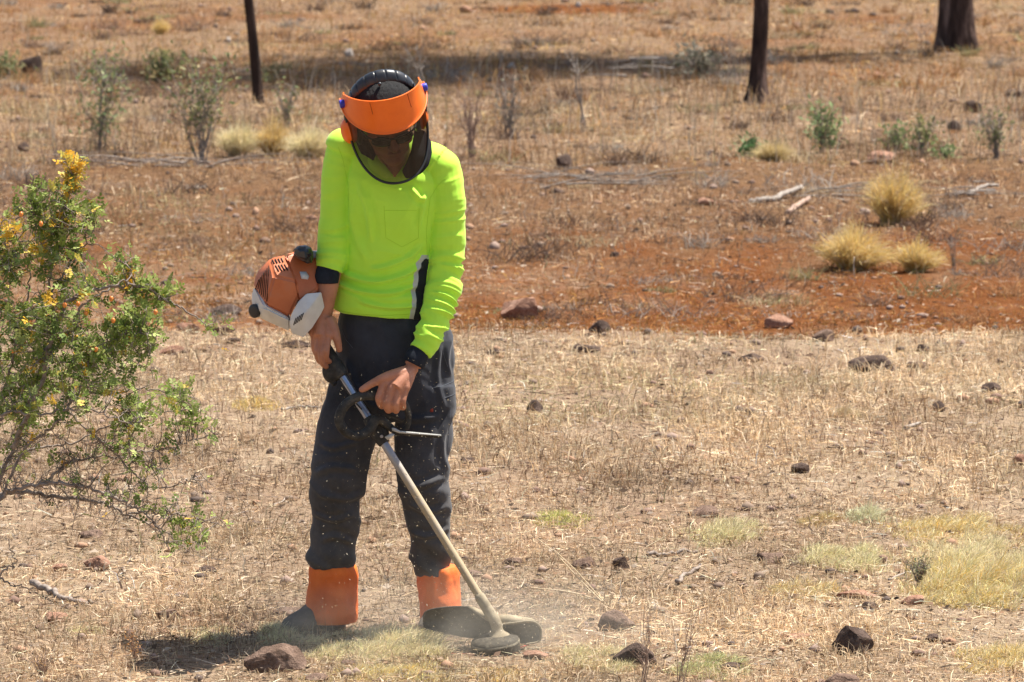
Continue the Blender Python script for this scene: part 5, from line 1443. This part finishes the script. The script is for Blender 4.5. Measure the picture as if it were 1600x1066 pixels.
rc = hull([(421, 405, -.045), (446, 399, -.045), (465, 440, -.115), (428, 431, -.115), (414, 477, -.105), (453, 496, -.105), (468, 462, -.11),
           (396, 449, -.02), (400, 428, -.02), (424, 403, .06), (448, 399, .09), (397, 450, .09), (450, 490, .09), (402, 425, .07)], 'air_filter_cover', org, eng, .007)
hull([(398, 447, -.025), (394, 456, -.015), (393, 474, -.02), (400, 494, -.035), (414, 480, -.112), (453, 499, -.114), (454, 518, -.09), (430, 508, -.09), (396, 456, .09), (398, 490, .08), (452, 516, .08), (454, 490, .09)], 'fuel_tank', wht, tm, .006)
fh = hull([(479, 459, -.125), (502, 457, -.12), (507, 480, -.10), (466, 472, -.135), (455, 492, -.135), (452, 506, -.13), (456, 521, -.12), (474, 527, -.11), (488, 512, -.11), (502, 490, -.10), (502, 458, .05), (470, 465, .05), (456, 515, .05), (476, 524, .05), (480, 486, -.150), (466, 500, -.147)], 'fan_housing', wht, tm, .012, 4)
# plug cap
pc = hull([(456, 395, -.09), (461, 386, -.10), (472, 382, -.105), (483, 384, -.11), (489, 391, -.115), (490, 409, -.12), (485, 414, -.12), (476, 411, -.12), (464, 403, -.11), (476, 388, -.140), (486, 396, -.142), (480, 407, -.145), (462, 390, -.03), (488, 388, -.03), (490, 408, -.03), (462, 402, -.03)], 'plug_cap', dk, tm, .006)
cyl(W(483, 399, YE - .146), (.2, -1, 0), .005, .012, drk, 'cap_hole', pc)
hull([(486, 392, .0), (497, 392, .0), (498, 402, .0), (487, 404, .0), (486, 392, -.05), (497, 394, -.05), (498, 402, -.05), (487, 404, -.05)], 'grey_cover', noisy('grey_part', [(.3, (.2, .22, .26)), (.7, (.32, .34, .4))], 30, .5), tm, .003)
# starter knob
cyl(W(398, 486, YE - .050), Vector((-.62, -.78, -.05)), .0215, .014, dk, 'tank_cap', tm)
bv = {}
def bvh_of(o):
    me = o.data; V = mverts(me)
    # objects were built in world space
    return BVHTree.FromPolygons([tuple(q) for q in V], [list(p.vertices) for p in me.polygons])
def slot(bvh, a_, b_, wpx, m, name, parent, dep=.0016):
    """slim recessed-looking slot laid on the surface"""
    P = []
    for q in range(6):
        t_ = q / 5; h = on_surface(bvh, a_[0] * (1 - t_) + b_[0] * t_, a_[1] * (1 - t_) + b_[1] * t_, .0)
        if h is None: return
        P.append(h)
    T = Tubes(); T.add(P, wpx / 515 / 2, 8, cap=True); T.obj(name, m, parent)
bR, bF, bE = bvh_of(rc), bvh_of(fh), bvh_of(eng)
for k in range(4):
    slot(bR, (425.5 + k * 4.6, 406.5 - k * .8), (428.5 + k * 4.6, 412.5 - k * .8), 2.6, drk, 'vent_slot', rc)
    slot(bR, (430.5 + k * 4.6, 415.5 - k * .6), (435.5 + k * 4.6, 424.5 - k * .6), 2.6, drk, 'vent_slot', rc)
for k in range(7):
    slot(bR, (404.5 + k * 2.6, 437 - k * 3.6), (399.5 + k * 2.9, 452 + k * 3.2), 1.7, drk, 'grille_slot', rc)
for k in range(5):
    slot(bF, (462.5 + k * 2.9, 497 - k * 2.0), (459 + k * 2.9, 508 - k * 2.0), 1.6, drk, 'vent_slot', fh)
# weathered sticker
st_ = [on_surface(bE, a_, b_, .001) for a_, b_ in ((468, 425), (478, 425), (483, 432), (481, 437), (471, 436))]
if all(p is not None for p in st_): slab(st_, .002, wht, 'sticker', eng, .0004)
# gearbox, trimmer head, guard
khk = noisy('dusty_plastic', [(.3, (.22, .18, .12)), (.6, (.34, .28, .19)), (.8, (.44, .37, .26))], 30, .85, .2, .3, .002, 160)
dgd = noisy('dusty_black_plastic', [(.35, (.045, .038, .028)), (.6, (.085, .072, .052)), (.75, (.22, .19, .13))], 60, .75, .25, .3, .002, 200)
sb = Shell()
HD = W(777, 985, -.355)
sb.add(limb([S(.965), S(1.0), S(1.0) + sdir * .02, HD + Vector((.0, 0, .006))], [.016, .018, .018, .017], 18, 3))
sb.add(limb([HD + Vector((0, 0, .024)), HD, HD + Vector((.003, 0, -.012)), HD + Vector((.004, 0, -.020))], [.014, .019, .030, .040], 22, 4))
me = sb.remesh('gearbox', .0026, 3); meshobj('gearbox', me, khk, tm)
# spinning head (at rest), slightly tilted lathe
axh = Vector((-.10, -.12, 1)).normalized()
hc = W(775, 1016, -.37)
T = Tubes(); prof = [(.036, .030), (.034, .052), (.028, .0705), (.020, .0735), (.014, .0745), (.008, .0735), (.000, .0740), (-.006, .0730), (-.010, .0765), (-.017, .0765), (-.022, .067), (-.028, .045), (-.030, .034), (-.038, .033), (-.042, .026)]
prof = [(z * 1.2, r_) for z, r_ in prof]
T.add([hc + axh * z for z, r_ in prof], [r_ for z, r_ in prof], 48, cap=True)
hd = T.obj('trimmer_head', dgd, tm)
T = Tubes(); T.add([hc + axh * z for z in (-.0125, -.015, -.020, -.0225, -.0275)], [.0775, .0782, .0782, .0770, .0678], 48); T.obj('head_skirt', khk, hd)
T = Tubes(); T.add([hc + axh * z for z in (.0345, .0310, .0265, .0225)], [.050, .0700, .0742, .0742], 48); T.obj('head_rim', noisy('dusty_rim', [(.35, (.10, .09, .065)), (.7, (.36, .31, .22))], 40, .8, .2, .2), hd)
redl = mat('red_line', (.65, .10, .08), .5)
e1 = (Vector((1, 0, 0)) - axh * axh.x).normalized()
T = Tubes(); T.add(catmull([hc - e1 * .065, hc - e1 * .10 + Vector((0, -.01, .001)), hc - e1 * .15 + Vector((0, -.0, .005))], 5), .0014, 6); T.obj('cutting_line', redl, tm)
T = Tubes(); T.add(catmull([hc + e1 * .065, hc + e1 * .09 + Vector((0, .03, .0)), hc + e1 * .11 + Vector((0, .07, .0))], 5), .0014, 6); T.obj('cutting_line', redl, tm)
# guard: curved skirt with a top flange, two lobes
def guard_sheet(poly_top, poly_bot, ybase, bow, name, m, parent, th=.004):
    def fn(u, v):
        k = u * (len(poly_top) - 1); i_ = min(int(k), len(poly_top) - 2); f_ = k - i_
        a_ = Vector(poly_top[i_]).lerp(Vector(poly_top[i_ + 1]), f_); b_ = Vector(poly_bot[i_]).lerp(Vector(poly_bot[i_ + 1]), f_)
        p = a_.lerp(b_, v); yy = ybase(u) - bow * math.sin(math.pi * v) 
        q = W(p.x, p.y, yy); return q, Vector((0, -1, .25)).normalized()
    return shellgrid(fn, 30, 10, th, name, m, parent)
gl_ = guard_sheet([(661, 968), (664, 958), (676, 953), (700, 950), (728, 950), (748, 956), (768, 966)], [(661, 976), (664, 982), (680, 986), (702, 991), (724, 996), (744, 998), (768, 996)], lambda u: -.31 + .05 * (1 - u), -.03, 'guard', dgd, tm)
guard_sheet([(782, 975), (800, 972), (818, 971), (832, 972), (842, 978), (846, 985)], [(786, 996), (800, 1002), (816, 1006), (832, 1005), (841, 1003), (845, 994)], lambda u: -.34 + .03 * u, -.025, 'guard_lobe', dgd, gl_)
# dusty top flange of the guard
T = Tubes(); T.add(catmull([W(662, 972, -.265), W(664, 958, -.27), W(677, 952, -.275), W(702, 949, -.28), (W(728, 949, -.29)), W(750, 956, -.31), W(770, 964, -.33)], 6), .0032, 8); T.obj('guard_rim', dgd, gl_)
slab([W(728, 947, -.29), W(742, 949, -.30), W(768, 962, -.32), W(782, 966, -.34), W(780, 974, -.345), W(760, 970, -.335), W(742, 957, -.31)], .006, khk, 'guard_flange', gl_, .0015)
slab([W(772, 961, -.33), W(800, 961, -.33), W(830, 966, -.32), W(843, 973, -.315), W(826, 972, -.335), W(806, 975, -.345), W(783, 977, -.35)], .006, khk, 'guard_flange', gl_, .0015)
T = Tubes(); T.add(catmull([W(782, 976, -.35), W(806, 973, -.35), W(830, 971, -.34), W(843, 978, -.33), W(846, 988, -.33), W(842, 1002, -.33), W(820, 1007, -.34)], 6), .003, 8); T.obj('guard_rim', khk, gl_)
# shaft clamp at the gearbox
T = Tubes(); T.add([S(.93), S(.94), S(.975), S(.985)], [.0135, .0165, .0165, .0135], 18, cap=True); T.obj('gearbox_collar', khk, tm)

# ================================================================== flying clippings and dust
def clippings(n, r):
    c0 = []
    for _ in range(n):
        t_ = r.random()
        if t_ < .45: px, py = r.normal(680, 70), r.uniform(560, 1000)
        elif t_ < .8: px, py = r.normal(800, 90), r.normal(985, 35)
        else: px, py = r.normal(560, 60), r.uniform(600, 1020)
        c0.append(tuple(W(px, min(py, 1030), r.uniform(-.75, -.33))))
    c0 = np.array(c0); s = .0008 + .0020 * r.random(n) ** 3
    a_ = unit(r.normal(size=(n, 3))); b_ = unit(np.cross(a_, r.normal(size=(n, 3)))); l = s * (1 + 1.5 * r.random(n) ** 3)
    P = np.stack([c0 - a_ * l[:, None], c0 - b_ * s[:, None] * .5, c0 + a_ * l[:, None], c0 + b_ * s[:, None] * .5], 1).reshape(-1, 3)
    C = np.repeat(np.array([(.6, .5, .34), (.7, .62, .46), (.5, .4, .25)])[r.integers(0, 3, n)], 4, 0)
    return P, np.arange(n * 4).reshape(-1, 4), C
bagC = Bag(); bagC.add(*clippings(1700, rng))
tag(bagC.obj('clippings', M['straw'], smooth=False), 'grass clippings thrown up around the trimmer and legs', 'clippings', kind='stuff')

# thin dust hanging round the trimmer head
c_ = W(700, 985, -.28)
bm = bmesh.new(); bmesh.ops.create_icosphere(bm, subdivisions=3, radius=1)
for v in bm.verts: v.co = Vector((v.co.x * .78, v.co.y * .62, v.co.z * .20))
me = bpy.data.meshes.new('dust'); bm.to_mesh(me); bm.free()
dm = bpy.data.materials.new('dust_cloud'); dm.use_nodes = True; nd = dm.node_tree; nd.nodes.clear()
o_ = nd.nodes.new('ShaderNodeOutputMaterial'); pv = nd.nodes.new('ShaderNodeVolumePrincipled'); pv.inputs['Color'].default_value = (.90, .80, .64, 1); pv.inputs['Anisotropy'].default_value = .3
tc = nd.nodes.new('ShaderNodeTexCoord'); mp = nd.nodes.new('ShaderNodeMapping'); mp.inputs['Scale'].default_value = (1 / .78, 1 / .62, 1 / .20)
ln = nd.nodes.new('ShaderNodeVectorMath'); ln.operation = 'LENGTH'; r1 = nd.nodes.new('ShaderNodeMapRange'); r1.inputs[1].default_value = 1; r1.inputs[2].default_value = .2
nz = nd.nodes.new('ShaderNodeTexNoise'); nz.inputs['Scale'].default_value = 5; nz.inputs['Detail'].default_value = 3
r2 = nd.nodes.new('ShaderNodeMapRange'); r2.inputs[1].default_value = .40; r2.inputs[2].default_value = .68; r2.inputs[4].default_value = 1.7
mu = nd.nodes.new('ShaderNodeMath'); mu.operation = 'MULTIPLY'
for a_, b_ in ((tc.outputs['Object'], mp.inputs[0]), (mp.outputs[0], ln.inputs[0]), (ln.outputs['Value'], r1.inputs[0]), (tc.outputs['Object'], nz.inputs['Vector']), (nz.outputs['Fac'], r2.inputs[0]), (r1.outputs[0], mu.inputs[0]), (r2.outputs[0], mu.inputs[1]), (mu.outputs[0], pv.inputs['Density']), (pv.outputs[0], o_.inputs['Volume'])): nd.links.new(a_, b_)
do = meshobj('dust', me, dm); do.location = c_
tag(do, 'faint pale dust hanging round the trimmer head', 'dust', kind='stuff')
